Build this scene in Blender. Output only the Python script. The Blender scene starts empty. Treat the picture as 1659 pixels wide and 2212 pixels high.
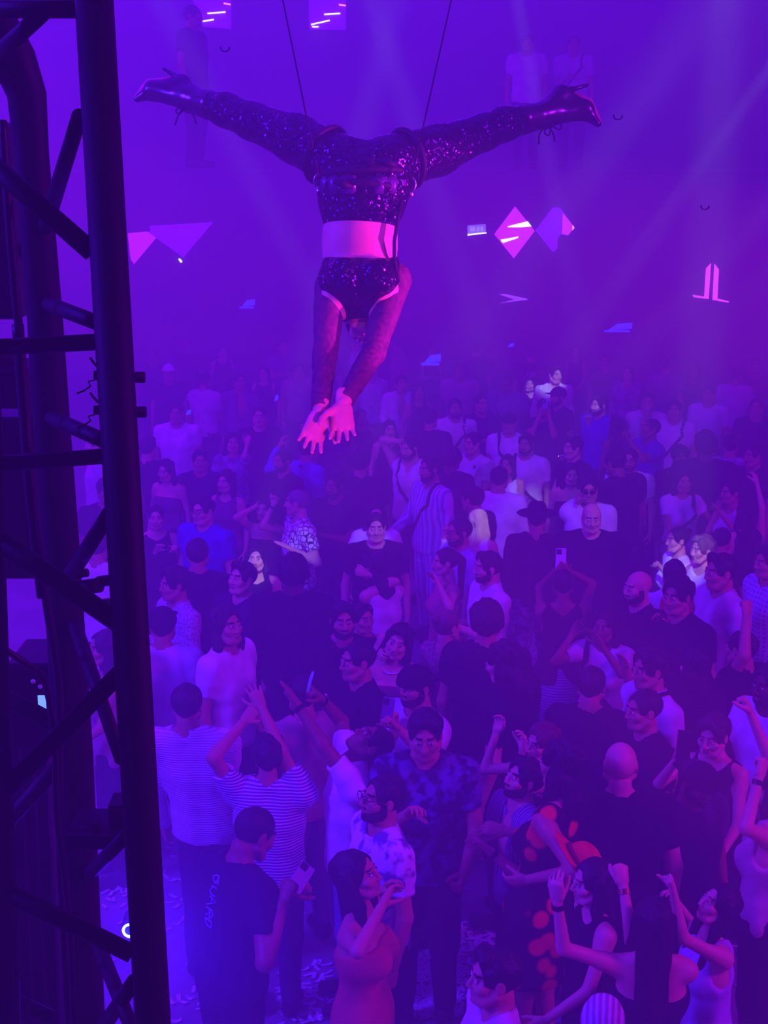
import bpy, math, random
import numpy as np
from mathutils import Vector, Matrix
rnd = random.Random(7)
SC = bpy.context.scene
COL = SC.collection
# ---------------------------------------------------------------- camera
FPX, PITCH, CAMZ = 3000.0, math.radians(13.4), 4.45
CP, SP = math.cos(PITCH), math.sin(PITCH)
def ray(px, py):
    u, v = (px - 829.5) / FPX, (1106.0 - py) / FPX
    return np.array([u, CP + v * SP, -SP + v * CP])
CAM = np.array([0.0, 0.0, CAMZ])
def pt(px, py, Z): return CAM + ray(px, py) * Z
def ptz(px, py, z):
    d = ray(px, py); return CAM + d * ((z - CAMZ) / d[2])
def pty(px, py, y):
    d = ray(px, py); return CAM + d * (y / d[1])
def zdepth(p): return p[1] * CP - (p[2] - CAMZ) * SP
cd = bpy.data.cameras.new('camera'); cam = bpy.data.objects.new('camera', cd); COL.objects.link(cam)
cam.location = (0, 0, CAMZ); cam.rotation_euler = (math.pi / 2 - PITCH, 0, 0)
cd.sensor_fit = 'VERTICAL'; cd.sensor_height = 36.0; cd.lens = 36.0 * FPX / 2212.0
cd.clip_start = 0.05; cd.clip_end = 200
SC.camera = cam
SC.view_settings.view_transform = 'Standard'; SC.view_settings.look = 'None'
SC.view_settings.gamma = 1.0; SC.view_settings.use_curve_mapping = False
cy = SC.cycles
cy.max_bounces = 4; cy.diffuse_bounces = 2; cy.glossy_bounces = 1; cy.transmission_bounces = 2
cy.transparent_max_bounces = 4; cy.volume_bounces = 0; cy.caustics_reflective = False; cy.caustics_refractive = False
cy.sample_clamp_indirect = 3.0
# ---------------------------------------------------------------- objects
def empty(name, loc=(0, 0, 0)):
    o = bpy.data.objects.new(name, None); COL.objects.link(o); o.location = loc; o.empty_display_size = .1; return o
def tag(o, label, cat, group=None, kind=None):
    o['label'] = label; o['category'] = cat
    if group: o['group'] = group
    if kind: o['kind'] = kind
    return o
def mk(name, V, F, mats, parent=None, mi=None, smooth=True, loc=None):
    """one mesh object from vertex rows and faces (an Nx4 array or a list of tuples)"""
    me = bpy.data.meshes.new(name)
    V = np.asarray(V, dtype=np.float32)
    if isinstance(F, np.ndarray):
        n = len(F); me.vertices.add(len(V)); me.vertices.foreach_set('co', V.ravel())
        me.loops.add(n * 4); me.loops.foreach_set('vertex_index', F.astype(np.int32).ravel())
        me.polygons.add(n); me.polygons.foreach_set('loop_start', np.arange(0, n * 4, 4, dtype=np.int32))
        try: me.polygons.foreach_set('loop_total', np.full(n, 4, dtype=np.int32))
        except Exception: pass
    else:
        me.from_pydata([tuple(map(float, v)) for v in V], [], F)
    for m in (mats if isinstance(mats, (list, tuple)) else [mats]): me.materials.append(m)
    np_ = len(me.polygons)
    if mi is not None: me.polygons.foreach_set('material_index', np.asarray(mi, dtype=np.int32))
    me.polygons.foreach_set('use_smooth', np.full(np_, bool(smooth)))
    me.update(calc_edges=True)
    o = bpy.data.objects.new(name, me); COL.objects.link(o)
    if parent: o.parent = parent
    if loc is not None: o.location = loc
    return o
class MB:
    """collects boxes, tubes and prisms for one mesh"""
    def __init__(s): s.V, s.F, s.M = [], [], []
    def add(s, V, F, m=0):
        b = len(s.V); s.V += [tuple(v) for v in V]; s.F += [tuple(i + b for i in f) for f in F]; s.M += [m] * len(F); return s
    def box(s, lo, hi, m=0, mat=None):
        V = [(x, y, z) for x in (lo[0], hi[0]) for y in (lo[1], hi[1]) for z in (lo[2], hi[2])]
        if mat is not None: V = [tuple(mat @ Vector(v)) for v in V]
        return s.add(V, [(0, 1, 3, 2), (4, 6, 7, 5), (0, 4, 5, 1), (2, 3, 7, 6), (0, 2, 6, 4), (1, 5, 7, 3)], m)
    def tube(s, pts, r, n=12, m=0, cap=True):
        pts = [np.asarray(p, float) for p in pts]
        rs = r if isinstance(r, (list, tuple)) else [r] * len(pts)
        V, F = [], []; ref = None
        for i, p in enumerate(pts):
            t = pts[min(i + 1, len(pts) - 1)] - pts[max(i - 1, 0)]; t = t / (np.linalg.norm(t) + 1e-9)
            if ref is None: ref = np.array([0, 0, 1.]) if abs(t[2]) < .9 else np.array([1., 0, 0])
            a = np.cross(t, ref); a /= np.linalg.norm(a) + 1e-9; b = np.cross(t, a); ref = -b if False else np.cross(a, t)
            for k in range(n):
                q = 2 * math.pi * k / n; V.append(p + rs[i] * (math.cos(q) * a + math.sin(q) * b))
        for i in range(len(pts) - 1):
            for k in range(n):
                F.append((i * n + k, i * n + (k + 1) % n, (i + 1) * n + (k + 1) % n, (i + 1) * n + k))
        if cap: F.append(tuple(range(n - 1, -1, -1))); F.append(tuple(range((len(pts) - 1) * n, len(pts) * n)))
        return s.add(V, F, m)
    def prism(s, poly, off, m=0):
        """poly: 3D points of a flat outline, off: extrusion vector"""
        n = len(poly); V = [tuple(p) for p in poly] + [tuple(np.asarray(p) + np.asarray(off)) for p in poly]
        F = [tuple(range(n)), tuple(range(2 * n - 1, n - 1, -1))] + [(i, i + n, (i + 1) % n + n, (i + 1) % n) for i in range(n)]
        return s.add(V, F, m)
    def build(s, name, mats, parent=None, smooth=False, loc=None):
        V = np.array(s.V, float)
        if loc is not None: V = V - np.asarray(loc)
        o = mk(name, V, s.F, mats, parent, s.M, smooth)
        if loc is not None and parent is None: o.location = loc
        return o
# ---------------------------------------------------------------- materials
def lin(c): return tuple(((v / 255) / 12.92 if v / 255 <= .04045 else ((v / 255 + .055) / 1.055) ** 2.4) for v in c) + (1.0,)
MATS = {}
def mat(name, rgb, rough=.7, metal=0.0, emit=None, es=1.0, spec=.3, sheen=0.0):
    if name in MATS: return MATS[name]
    m = bpy.data.materials.new(name); m.use_nodes = True; b = m.node_tree.nodes['Principled BSDF']
    b.inputs['Base Color'].default_value = lin(rgb); b.inputs['Roughness'].default_value = rough
    b.inputs['Metallic'].default_value = metal; b.inputs['Specular IOR Level'].default_value = spec
    if emit: b.inputs['Emission Color'].default_value = lin(emit); b.inputs['Emission Strength'].default_value = es
    MATS[name] = m; return m
def nodes(m): return m.node_tree.nodes, m.node_tree.links, m.node_tree.nodes['Principled BSDF']
def noisy(m, scale, c2, amount=.5, bump=0.0, detail=3, obj=True):
    """procedural variation between the base colour and c2, with optional bump"""
    N, L, b = nodes(m); tc = N.new('ShaderNodeTexCoord'); no = N.new('ShaderNodeTexNoise')
    no.inputs['Scale'].default_value = scale; no.inputs['Detail'].default_value = detail
    L.new(tc.outputs['Object'], no.inputs['Vector'])
    mx = N.new('ShaderNodeMix'); mx.data_type = 'RGBA'; mx.inputs[6].default_value = b.inputs['Base Color'].default_value
    mx.inputs[7].default_value = lin(c2); rp = N.new('ShaderNodeMapRange'); rp.inputs[1].default_value = .35; rp.inputs[2].default_value = .65
    rp.inputs[4].default_value = amount; L.new(no.outputs['Fac'], rp.inputs[0]); L.new(rp.outputs[0], mx.inputs[0]); L.new(mx.outputs[2], b.inputs['Base Color'])
    if bump:
        bp = N.new('ShaderNodeBump'); bp.inputs['Strength'].default_value = bump; bp.inputs['Distance'].default_value = .01
        L.new(no.outputs['Fac'], bp.inputs['Height']); L.new(bp.outputs[0], b.inputs['Normal'])
    return m
def pattern(name, c1, c2, kind, scale, thr=.5, rough=.8):
    """woven or printed cloth: stripes, ribs, leaves, checks or dots in object space"""
    if name in MATS: return MATS[name]
    m = mat(name, c1, rough); N, L, b = nodes(m); tc = N.new('ShaderNodeTexCoord'); src = tc.outputs['Object']
    fac = None
    def wave(axis, sc):
        w = N.new('ShaderNodeTexWave'); w.bands_direction = axis; w.inputs['Scale'].default_value = sc
        w.inputs['Distortion'].default_value = .6; w.inputs['Detail'].default_value = 1; L.new(src, w.inputs['Vector']); return w.outputs['Fac']
    if kind in ('X', 'Y', 'Z'): fac = wave(kind, scale)
    elif kind == 'plaid':
        a, c = wave('X', scale), wave('Z', scale); q = N.new('ShaderNodeMath'); q.operation = 'MAXIMUM'; L.new(a, q.inputs[0]); L.new(c, q.inputs[1]); fac = q.outputs[0]
    elif kind == 'leaf':
        v = N.new('ShaderNodeTexVoronoi'); v.feature = 'DISTANCE_TO_EDGE'; v.inputs['Scale'].default_value = scale
        L.new(src, v.inputs['Vector']); q = N.new('ShaderNodeMath'); q.operation = 'MULTIPLY'; q.inputs[1].default_value = 4; L.new(v.outputs['Distance'], q.inputs[0]); fac = q.outputs[0]
    elif kind == 'dot':
        v = N.new('ShaderNodeTexVoronoi'); v.inputs['Scale'].default_value = scale; L.new(src, v.inputs['Vector']); fac = v.outputs['Distance']
    elif kind == 'blotch':
        v = N.new('ShaderNodeTexNoise'); v.inputs['Scale'].default_value = scale; v.inputs['Detail'].default_value = 2; L.new(src, v.inputs['Vector']); fac = v.outputs['Fac']
    r = N.new('ShaderNodeMapRange'); r.inputs[1].default_value = thr - .06; r.inputs[2].default_value = thr + .06; L.new(fac, r.inputs[0])
    mx = N.new('ShaderNodeMix'); mx.data_type = 'RGBA'; mx.inputs[6].default_value = lin(c1); mx.inputs[7].default_value = lin(c2)
    L.new(r.outputs[0], mx.inputs[0]); L.new(mx.outputs[2], b.inputs['Base Color'])
    if kind in ('X', 'Y', 'Z') :
        bp = N.new('ShaderNodeBump'); bp.inputs['Strength'].default_value = .6; bp.inputs['Distance'].default_value = .006; L.new(fac, bp.inputs['Height']); L.new(bp.outputs[0], b.inputs['Normal'])
    return m
# ---------------------------------------------------------------- signed distance meshing
class Field:
    def __init__(s, lo, hi, h):
        lo = np.asarray(lo, float) - 3 * h; hi = np.asarray(hi, float) + 3 * h
        s.o, s.h = lo, h; n = np.maximum(4, np.ceil((hi - lo) / h).astype(int) + 1); s.n = n
        s.A = np.ones(tuple(n), np.float32); s.ax = [(lo[i] + h * np.arange(n[i])).astype(np.float32) for i in range(3)]
    def block(s, lo, hi):
        a = np.clip(np.floor((np.asarray(lo) - s.o) / s.h).astype(int), 0, s.n); b = np.clip(np.ceil((np.asarray(hi) - s.o) / s.h).astype(int) + 1, 0, s.n)
        if np.any(b <= a): return None
        return tuple(slice(a[i], b[i]) for i in range(3))
    def xyz(s, sl=None):
        if sl is None: sl = (slice(None),) * 3
        return s.ax[0][sl[0]][:, None, None], s.ax[1][sl[1]][None, :, None], s.ax[2][sl[2]][None, None, :]
    def dist(s, p, sl):
        X, Y, Z = s.xyz(sl)
        if p[0] == 'e':
            c, r = p[1], p[2]; x, y, z = X - c[0], Y - c[1], Z - c[2]
            k0 = np.sqrt((x / r[0]) ** 2 + (y / r[1]) ** 2 + (z / r[2]) ** 2); k1 = np.sqrt((x / r[0] ** 2) ** 2 + (y / r[1] ** 2) ** 2 + (z / r[2] ** 2) ** 2) + 1e-6
            return k0 * (k0 - 1) / k1
        a, b, ra, rb = np.asarray(p[1], float), np.asarray(p[2], float), p[3], p[4]; sc = p[5] if len(p) > 5 else None
        if sc is not None:
            c = (a + b) / 2; X, Y, Z = (X - c[0]) / sc[0], (Y - c[1]) / sc[1], (Z - c[2]) / sc[2]; a, b = (a - c) / sc, (b - c) / sc
        ab = b - a; L2 = float(ab @ ab) + 1e-9
        x, y, z = X - a[0], Y - a[1], Z - a[2]
        t = np.clip((x * ab[0] + y * ab[1] + z * ab[2]) / L2, 0, 1)
        d = np.sqrt((x - t * ab[0]) ** 2 + (y - t * ab[1]) ** 2 + (z - t * ab[2]) ** 2) - (ra + (rb - ra) * t)
        return d * (min(sc) if sc is not None else 1.0)
    def bounds(s, p, m):
        if p[0] == 'e': return np.asarray(p[1]) - np.asarray(p[2]) - m, np.asarray(p[1]) + np.asarray(p[2]) + m
        r = max(p[3], p[4]) * (max(p[5]) if len(p) > 5 else 1) + m; a, b = np.asarray(p[1]), np.asarray(p[2])
        if len(p) > 5:
            pass
        return np.minimum(a, b) - r, np.maximum(a, b) + r
    def add(s, p, k=.02, infl=0.0):
        if infl: p = (p[0], p[1], tuple(np.asarray(p[2]) + infl)) if p[0] == 'e' else (p[0], p[1], p[2], p[3] + infl, p[4] + infl) + tuple(p[5:])
        lo, hi = s.bounds(p, 3 * s.h + k); sl = s.block(lo, hi)
        if sl is None: return s
        d = s.dist(p, sl); a = s.A[sl]
        if k > 0:
            q = np.clip(.5 + .5 * (a - d) / k, 0, 1); s.A[sl] = a + (d - a) * q - k * q * (1 - q)
        else: s.A[sl] = np.minimum(a, d)
        return s
    def sub(s, p, k=.01):
        lo, hi = s.bounds(p, 3 * s.h + k); sl = s.block(lo, hi)
        if sl is None: return s
        d = -s.dist(p, sl); a = s.A[sl]
        if k > 0:
            q = np.clip(.5 - .5 * (a - d) / k, 0, 1); s.A[sl] = a + (d - a) * q + k * q * (1 - q)
        else: s.A[sl] = np.maximum(a, d)
        return s
    def cut(s, n, d):
        """keep the side where n.p < d"""
        X, Y, Z = s.xyz(); s.A = np.maximum(s.A, X * n[0] + Y * n[1] + Z * n[2] - d); return s
    def ripple(s, amp, fx, fy, fz, ph=0.0):
        X, Y, Z = s.xyz()
        s.A = s.A + amp * (np.sin(fx * X + .5 * fz * Z + ph) * np.sin(fy * Y + .3 * fz * Z + 1 + ph) + .6 * np.sin(.6 * fz * Z + .7 * fx * X + 2 * ph)).astype(np.float32); return s
    def sample(s, p):
        i = np.clip(np.round((np.asarray(p) - s.o) / s.h).astype(int), 0, s.n - 1); return s.A[tuple(i)]
    def mesh(s):
        F = s.A; F[0], F[-1] = 1, 1; F[:, 0], F[:, -1] = 1, 1; F[:, :, 0], F[:, :, -1] = 1, 1
        S = F < 0; n = np.zeros(tuple(np.array(F.shape) - 1), np.int8)
        offs = [(i, j, k) for i in (0, 1) for j in (0, 1) for k in (0, 1)]; sh = n.shape
        for i, j, k in offs: n += S[i:i + sh[0], j:j + sh[1], k:k + sh[2]]
        act = (n > 0) & (n < 8); ijk = np.argwhere(act); idx = np.full(sh, -1, np.int32); idx[act] = np.arange(len(ijk))
        if not len(ijk): return np.zeros((0, 3)), np.zeros((0, 4), np.int32)
        W = np.stack([F[ijk[:, 0] + i, ijk[:, 1] + j, ijk[:, 2] + k] for i, j, k in offs], 1)
        acc = np.zeros((len(ijk), 3)); cnt = np.zeros(len(ijk)); O = np.array(offs, float)
        for a in range(8):
            for b in range(a + 1, 8):
                if abs(O[a] - O[b]).sum() != 1: continue
                m = (W[:, a] < 0) != (W[:, b] < 0); t = np.where(m, W[:, a] / (W[:, a] - W[:, b] + 1e-12), 0)
                acc += m[:, None] * (O[a] + t[:, None] * (O[b] - O[a])); cnt += m
        V = s.o + s.h * (ijk + acc / cnt[:, None]); Q = []
        for ax in range(3):
            b1, b2 = (ax + 1) % 3, (ax + 2) % 3
            sa = [slice(None)] * 3; sb = [slice(None)] * 3; sa[ax] = slice(0, -1); sb[ax] = slice(1, None)
            D = S[tuple(sa)] != S[tuple(sb)]; e = np.argwhere(D); e = e[(e[:, b1] > 0) & (e[:, b2] > 0) & (e[:, b1] < F.shape[b1] - 1) & (e[:, b2] < F.shape[b2] - 1)]
            if not len(e): continue
            c = []
            for d1, d2 in ((1, 1), (0, 1), (0, 0), (1, 0)):
                q = e.copy(); q[:, b1] -= d1; q[:, b2] -= d2; c.append(idx[q[:, 0], q[:, 1], q[:, 2]])
            q = np.stack(c, 1); ins = S[e[:, 0], e[:, 1], e[:, 2]]; q[~ins] = q[~ins][:, ::-1]; Q.append(q)
        return V, np.concatenate(Q).astype(np.int32)
# ---------------------------------------------------------------- the room
def st(o): o['kind'] = 'structure'; return o
M_wall = noisy(mat('painted_black_wall', (70, 66, 76), .8), 2.0, (50, 46, 56), .6)
M_floor = noisy(mat('club_floor', (150, 146, 158), .4, spec=.4), 1.5, (96, 92, 104), .6, .05)
BY, MY, MZ, RX, CZ = 26.0, 31.0, 4.6, 13.0, 9.6
st(MB().box((-RX, -4, -.1), (RX, MY, 0)).build('floor', M_floor))
st(MB().box((-RX, BY, 0), (RX, BY + .2, MZ - .15)).build('wall_back', M_wall))
st(MB().box((-RX, BY, MZ - .15), (RX, MY, MZ)).build('floor_mezzanine', M_wall))
st(MB().box((-RX, MY, MZ), (RX, MY + .2, CZ)).build('wall_mezzanine', M_wall))
st(MB().box((-RX - .2, -4, 0), (-RX, MY, CZ)).build('wall_left', M_wall))
st(MB().box((RX, -4, 0), (RX + .2, MY, CZ)).build('wall_right', M_wall))
st(MB().box((-RX, -4, CZ), (RX, MY, CZ + .2)).build('ceiling', M_wall))
# ---------------------------------------------------------------- haze
HZ = bpy.data.materials.new('club_haze'); HZ.use_nodes = True; N_ = HZ.node_tree.nodes; N_.remove(N_['Principled BSDF'])
vs = N_.new('ShaderNodeVolumeScatter'); vs.inputs['Color'].default_value = (1, 1, 1, 1); vs.inputs['Density'].default_value = .056; vs.inputs['Anisotropy'].default_value = 0.15
HZ.node_tree.links.new(vs.outputs[0], N_['Material Output'].inputs['Volume'])
hz = MB().box((-RX + .1, -3.9, .004), (RX - .1, MY - .1, CZ - .1)).build('stage_haze', HZ); hz['kind'] = 'structure'; 
# ---------------------------------------------------------------- lamps of the club
W = bpy.data.worlds.new('club_dark'); SC.world = W; W.use_nodes = True; W.node_tree.nodes['Background'].inputs[0].default_value = (0.0, 0.0, 0.0, 1); W.node_tree.nodes['Background'].inputs[1].default_value = 0
def lamp(kind, name, loc, tgt, col, power, size=1.0, size_y=None, spot=None, blend=.4):
    l = bpy.data.lights.new(name, kind); l.color = col; l.energy = power
    if kind == 'AREA':
        l.shape = 'RECTANGLE'; l.size = size; l.size_y = size_y or size
    else: l.shadow_soft_size = size
    if spot: l.spot_size = math.radians(spot); l.spot_blend = blend
    o = bpy.data.objects.new(name, l); COL.objects.link(o); o.location = tuple(loc)
    o.rotation_euler = (Vector(tgt) - Vector(loc)).to_track_quat('-Z', 'Y').to_euler(); return o
VIO = (.105, .003, 1.0)
lamp('AREA', 'violet_wash', (-3.5, 12, 9.3), (-3, 13, 0), VIO, 1450, 12, 12)
lamp('AREA', 'violet_wash', (-2.5, 23.5, 9.0), (-3, 12, 0), (.12, .002, 1.0), 1450, 16, 2)
lamp('AREA', 'magenta_wash', (9.5, 1.5, 8), (2.5, 9, 1.2), (.45, .009, 1.0), 2000, 2, 2)
lamp('AREA', 'violet_wash', (-9, 2.5, 8.5), (-1, 10, 1), (.09, .009, 1.0), 4200, 2, 2)
lamp('AREA', 'magenta_wash', (-8, 15, 8.9), (-6, 16, 0), (.4, .0, 1.0), 850, 3, 3)
# white profile spots picking out faces in the crowd
def white_spot(px, py, w, ang, dx=0.0, col=(.72, .72, 1.0), z=1.55):
    t = ptz(px, py, z); lamp('SPOT', 'white_profile_spot', (t[0] + dx, t[1] - 7.0, 6.7), t, col, w, .05, None, ang, .5)
for px, py, w, ang, dx in ((553, 1212, 4600, 2.0, 1.5), (665, 1150, 2400, 3.0, 3), (945, 1152, 4200, 2.0, -2), (1040, 1125, 3600, 2.4, 2.5), (812, 1150, 1100, 3.4, 2), (1175, 835, 5000, 3.6, 2), (1136, 1020, 2600, 3.6, -2), (1480, 1195, 3600, 3.6, -1.5), (1290, 890, 3200, 3.2, -2), (1376, 905, 2600, 2.4, 2)):
    white_spot(px, py, w, ang, dx)
white_spot(1150, 960, 350, 30, 1, (.42, .3, 1.0)); white_spot(1270, 1110, 900, 9, 2, (.5, .42, 1.0))
# ---------------------------------------------------------------- heads (origin at head centre, face towards +Y, half height .115)
def head_template(sex, h):
    f = Field((-.1, -.14, -.19), (.1, .15, .13), h); m = sex == 'm'
    f.add(('e', (0, -.018, .028), (.076, .096, .088)), .0)
    f.add(('e', (0, .022, -.035), (.06 if m else .057, .068, .076 if m else .072)), .02)
    f.add(('c', (-.025, .052, -.088), (.025, .052, -.088), .026 if m else .02, .026 if m else .02), .02)
    f.add(('c', (0, .07, -.094), (0, .07, -.094), .019 if m else .016, .019), .02)
    for s in (-1, 1):
        f.add(('c', (s * .042, .055, -.022), (s * .035, .06, -.03), .026, .024), .015)
        f.add(('c', (s * .06, -.0, -.05), (s * .042, .045, -.088), .022 if m else .017, .017), .02)
    f.add(('c', (-.03, .074, .026), (.03, .074, .026), .0135 if m else .011, .0135 if m else .011), .014)
    for s in (-1, 1): f.sub(('e', (s * .031, .1, .006), (.02, .02, .0135)), .008)
    f.add(('c', (0, .082, .016), (0, .1035, -.028), .008, .0118), .008)
    for s in (-1, 1): f.add(('c', (s * .0105, .09, -.032), (s * .0105, .0955, -.033), .0085, .0085), .006)
    for s in (-1, 1): f.add(('c', (s * .031, .0795, .006), (s * .031, .0795, .006), .0125, .0125), .001)
    lp = .0075 if m else .009
    f.add(('c', (-.017, .082, -.056), (.017, .082, -.056), lp * .85, lp * .85), .006)
    f.add(('c', (-.015, .0815, -.068), (.015, .0815, -.068), lp, lp), .006)
    f.sub(('c', (-.021, .094, -.062), (.021, .094, -.062), .0026, .0026), .003)
    for s in (-1, 1):
        f.add(('e', (s * .076, -.012, -.004), (.009, .021, .032)), .006)
        f.sub(('e', (s * .086, -.006, -.002), (.006, .01, .017)), .004)
    r = .054 if m else .045
    f.add(('c', (0, -.022, -.07), (0, -.04, -.19), r, r * 1.03), .022)
    V, Q = f.mesh(); c = V[Q].mean(1); x, y, z = np.abs(c[:, 0]), c[:, 1], c[:, 2]; mi = np.zeros(len(Q), int)
    # 0 skin 1 brow 2 lip 3 eye white 4 iris 5 beard
    if m:
        jaw = (y > -.005) & (z < -.03 - .035 * np.clip((y - .02) / .06, 0, 1)) & (z > -.095 - .3 * (y - .0)) & (z > -.122)
        jaw |= (y > .07) & (z < -.04) & (z > -.052) & (x < .026)
        jaw |= (y > .0) & (y < .03) & (x > .05) & (z < .0) & (z > -.06)
        mi[jaw] = 5
    d = np.sqrt((x - .031) ** 2 + (y - .0795) ** 2 + (z - .006) ** 2)
    mi[(d < .0142) & (np.abs(z - .006) < (.006 if m else .0068)) & (y > .083)] = 3
    mi[(d < .0142) & (np.hypot(x - .031, z - .006) < .0058) & (y > .083) & (np.abs(z - .006) < .0066)] = 4
    if not m: mi[(d < .018) & (z > .0115) & (z < .0155) & (y > .075)] = 1
    bz = .0275 + .003 * np.sin((x - .012) / .036 * 2.6 + .5)
    mi[(x > .01) & (x < .05) & (np.abs(z - bz) < (.0052 if m else .0036)) & (y > .06)] = 1
    mi[(x < .0225 - np.abs(z + .062) * .7) & (np.abs(z + .0622) < (.008 if m else .0105)) & (y > .079)] = 2
    return V, Q, mi
# ---------------------------------------------------------------- hair, hats (same frame)
def hair_template(style, h):
    lo, hi = [-.125, -.16, -.14], [.125, .14, .15]
    if style in ('long', 'wavy', 'mid', 'pony', 'curtain'): lo[2] = -.44 if style != 'mid' else -.24; lo[1] = -.2; lo[0] = -.15; hi[0] = .15
    f = Field(lo, hi, h); t = {'buzz': .003, 'short': .008, 'crop': .011, 'curly': .018, 'quiff': .009, 'afro': .03, 'bun': .006, 'pony': .006, 'long': .009, 'curtain': .011, 'wavy': .015, 'mid': .013, 'slick': .006}[style]
    f.add(('e', (0, -.02, .03), (.077 + t, .097 + t, .087 + t)), 0)
    if style == 'quiff': f.add(('c', (-.03, .055, .1), (.035, .05, .105), .03, .03), .02)
    if style in ('curly', 'crop'): f.add(('c', (-.04, .04, .09), (.04, .04, .09), .035, .035), .02)
    if style not in ('buzz', 'bun', 'slick'): f.ripple(.004 if style in ('short', 'quiff', 'crop') else .007 if style in ('curly', 'afro', 'wavy', 'mid') else .0035, 75, 70, 60)
    else: f.ripple(.001, 90, 80, 40)
    # face and neck openings
    f.sub(('e', (0, .108, -.01), (.074, .084, .097)), .008)
    f.sub(('e', (0, .06, -.09), (.085, .085, .1)), .012)
    if style in ('buzz', 'short', 'crop', 'curly', 'quiff', 'afro', 'slick'):
        f.sub(('c', (0, .0, -.12), (0, -.03, -.2), .085, .09), .01)
        for s in (-1, 1): f.sub(('e', (s * .09, -.008, -.014), (.03, .026, .04)), .006)
        X, Y, Z = f.xyz(); f.A = np.maximum(f.A, -.072 - Z - .0 * Y + 0 * X)
    elif style == 'bun':
        f.sub(('c', (0, .0, -.12), (0, -.03, -.2), .085, .09), .01); f.add(('e', (0, -.115, .07), (.036, .034, .036)), .01)
        for s in (-1, 1): f.sub(('e', (s * .09, -.008, -.014), (.03, .024, .036)), .006)
        X, Y, Z = f.xyz(); f.A = np.maximum(f.A, -.08 - Z + 0 * X + 0 * Y)
    elif style == 'pony':
        f.sub(('c', (0, .0, -.12), (0, -.03, -.2), .085, .09), .01)
        X, Y, Z = f.xyz(); f.A = np.maximum(f.A, -.08 - Z + 0 * X + 0 * Y)
        f.add(('c', (0, -.11, .05), (0, -.15, .0), .03, .038), .012); f.add(('c', (0, -.15, 0), (0, -.145, -.32), .038, .022), .012)
    else:
        L = {'long': -.4, 'wavy': -.27, 'mid': -.17, 'curtain': -.33}[style]
        f.add(('c', (0, -.045, -.02), (0, -.095, L), .088, .085, (1.0, .62, 1.0)), .02)
        for s in (-1, 1):
            f.add(('c', (s * .072, -.02, .03), (s * .088, .0 if style != 'curtain' else .04, -.12), .03, .032), .015)
            f.add(('c', (s * .088, .0 if style != 'curtain' else .04, -.12), (s * .095, -.02 if style != 'curtain' else .06, L + .04), .032, .022), .015)
        f.sub(('e', (0, .1, -.03), (.062, .085, .108)), .01); f.sub(('c', (0, .02, -.13), (0, .04, -.3), .05, .06), .02)
        if style in ('wavy', 'mid', 'curtain'): f.ripple(.006, 60, 60, 55, 2)
        else: f.ripple(.003, 95, 60, 8, 1)
    V, Q = f.mesh(); return V, Q
def hat_template(style, h):
    f = Field((-.23, -.24, -.06), (.23, .25, .2), h)
    if style == 'cap':
        f.add(('e', (0, -.018, .035), (.093, .112, .1)), 0); f.cut((0, .12, -1), -.028)
        f.add(('c', (-.03, .1, .052), (.03, .1, .052), .055, .055, (1, 1.1, .12)), .012); f.add(('c', (0, -.02, .134), (0, -.02, .136), .008, .008), .004)
    elif style == 'beanie':
        f.add(('e', (0, -.02, .035), (.09, .108, .108)), 0); f.cut((0, .1, -1), -.02); f.ripple(.0015, 120, 120, 20)
    elif style == 'cowboy':
        f.add(('e', (0, -.015, .075), (.085, .105, .1)), 0); f.sub(('c', (0, -.1, .2), (0, .1, .2), .05, .05), .03); f.cut((0, 0, -1), -.04)
        f.add(('e', (0, -.012, .052), (.175, .2, .009)), .012)
    elif style == 'headscarf':
        f.add(('e', (0, -.018, .035), (.09, .11, .1)), 0); f.cut((0, .45, -1), -.012); f.add(('c', (0, -.11, -.01), (0, -.14, -.05), .028, .02), .02); f.ripple(.003, 60, 60, 90)
    V, Q = f.mesh(); return V, Q
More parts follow.
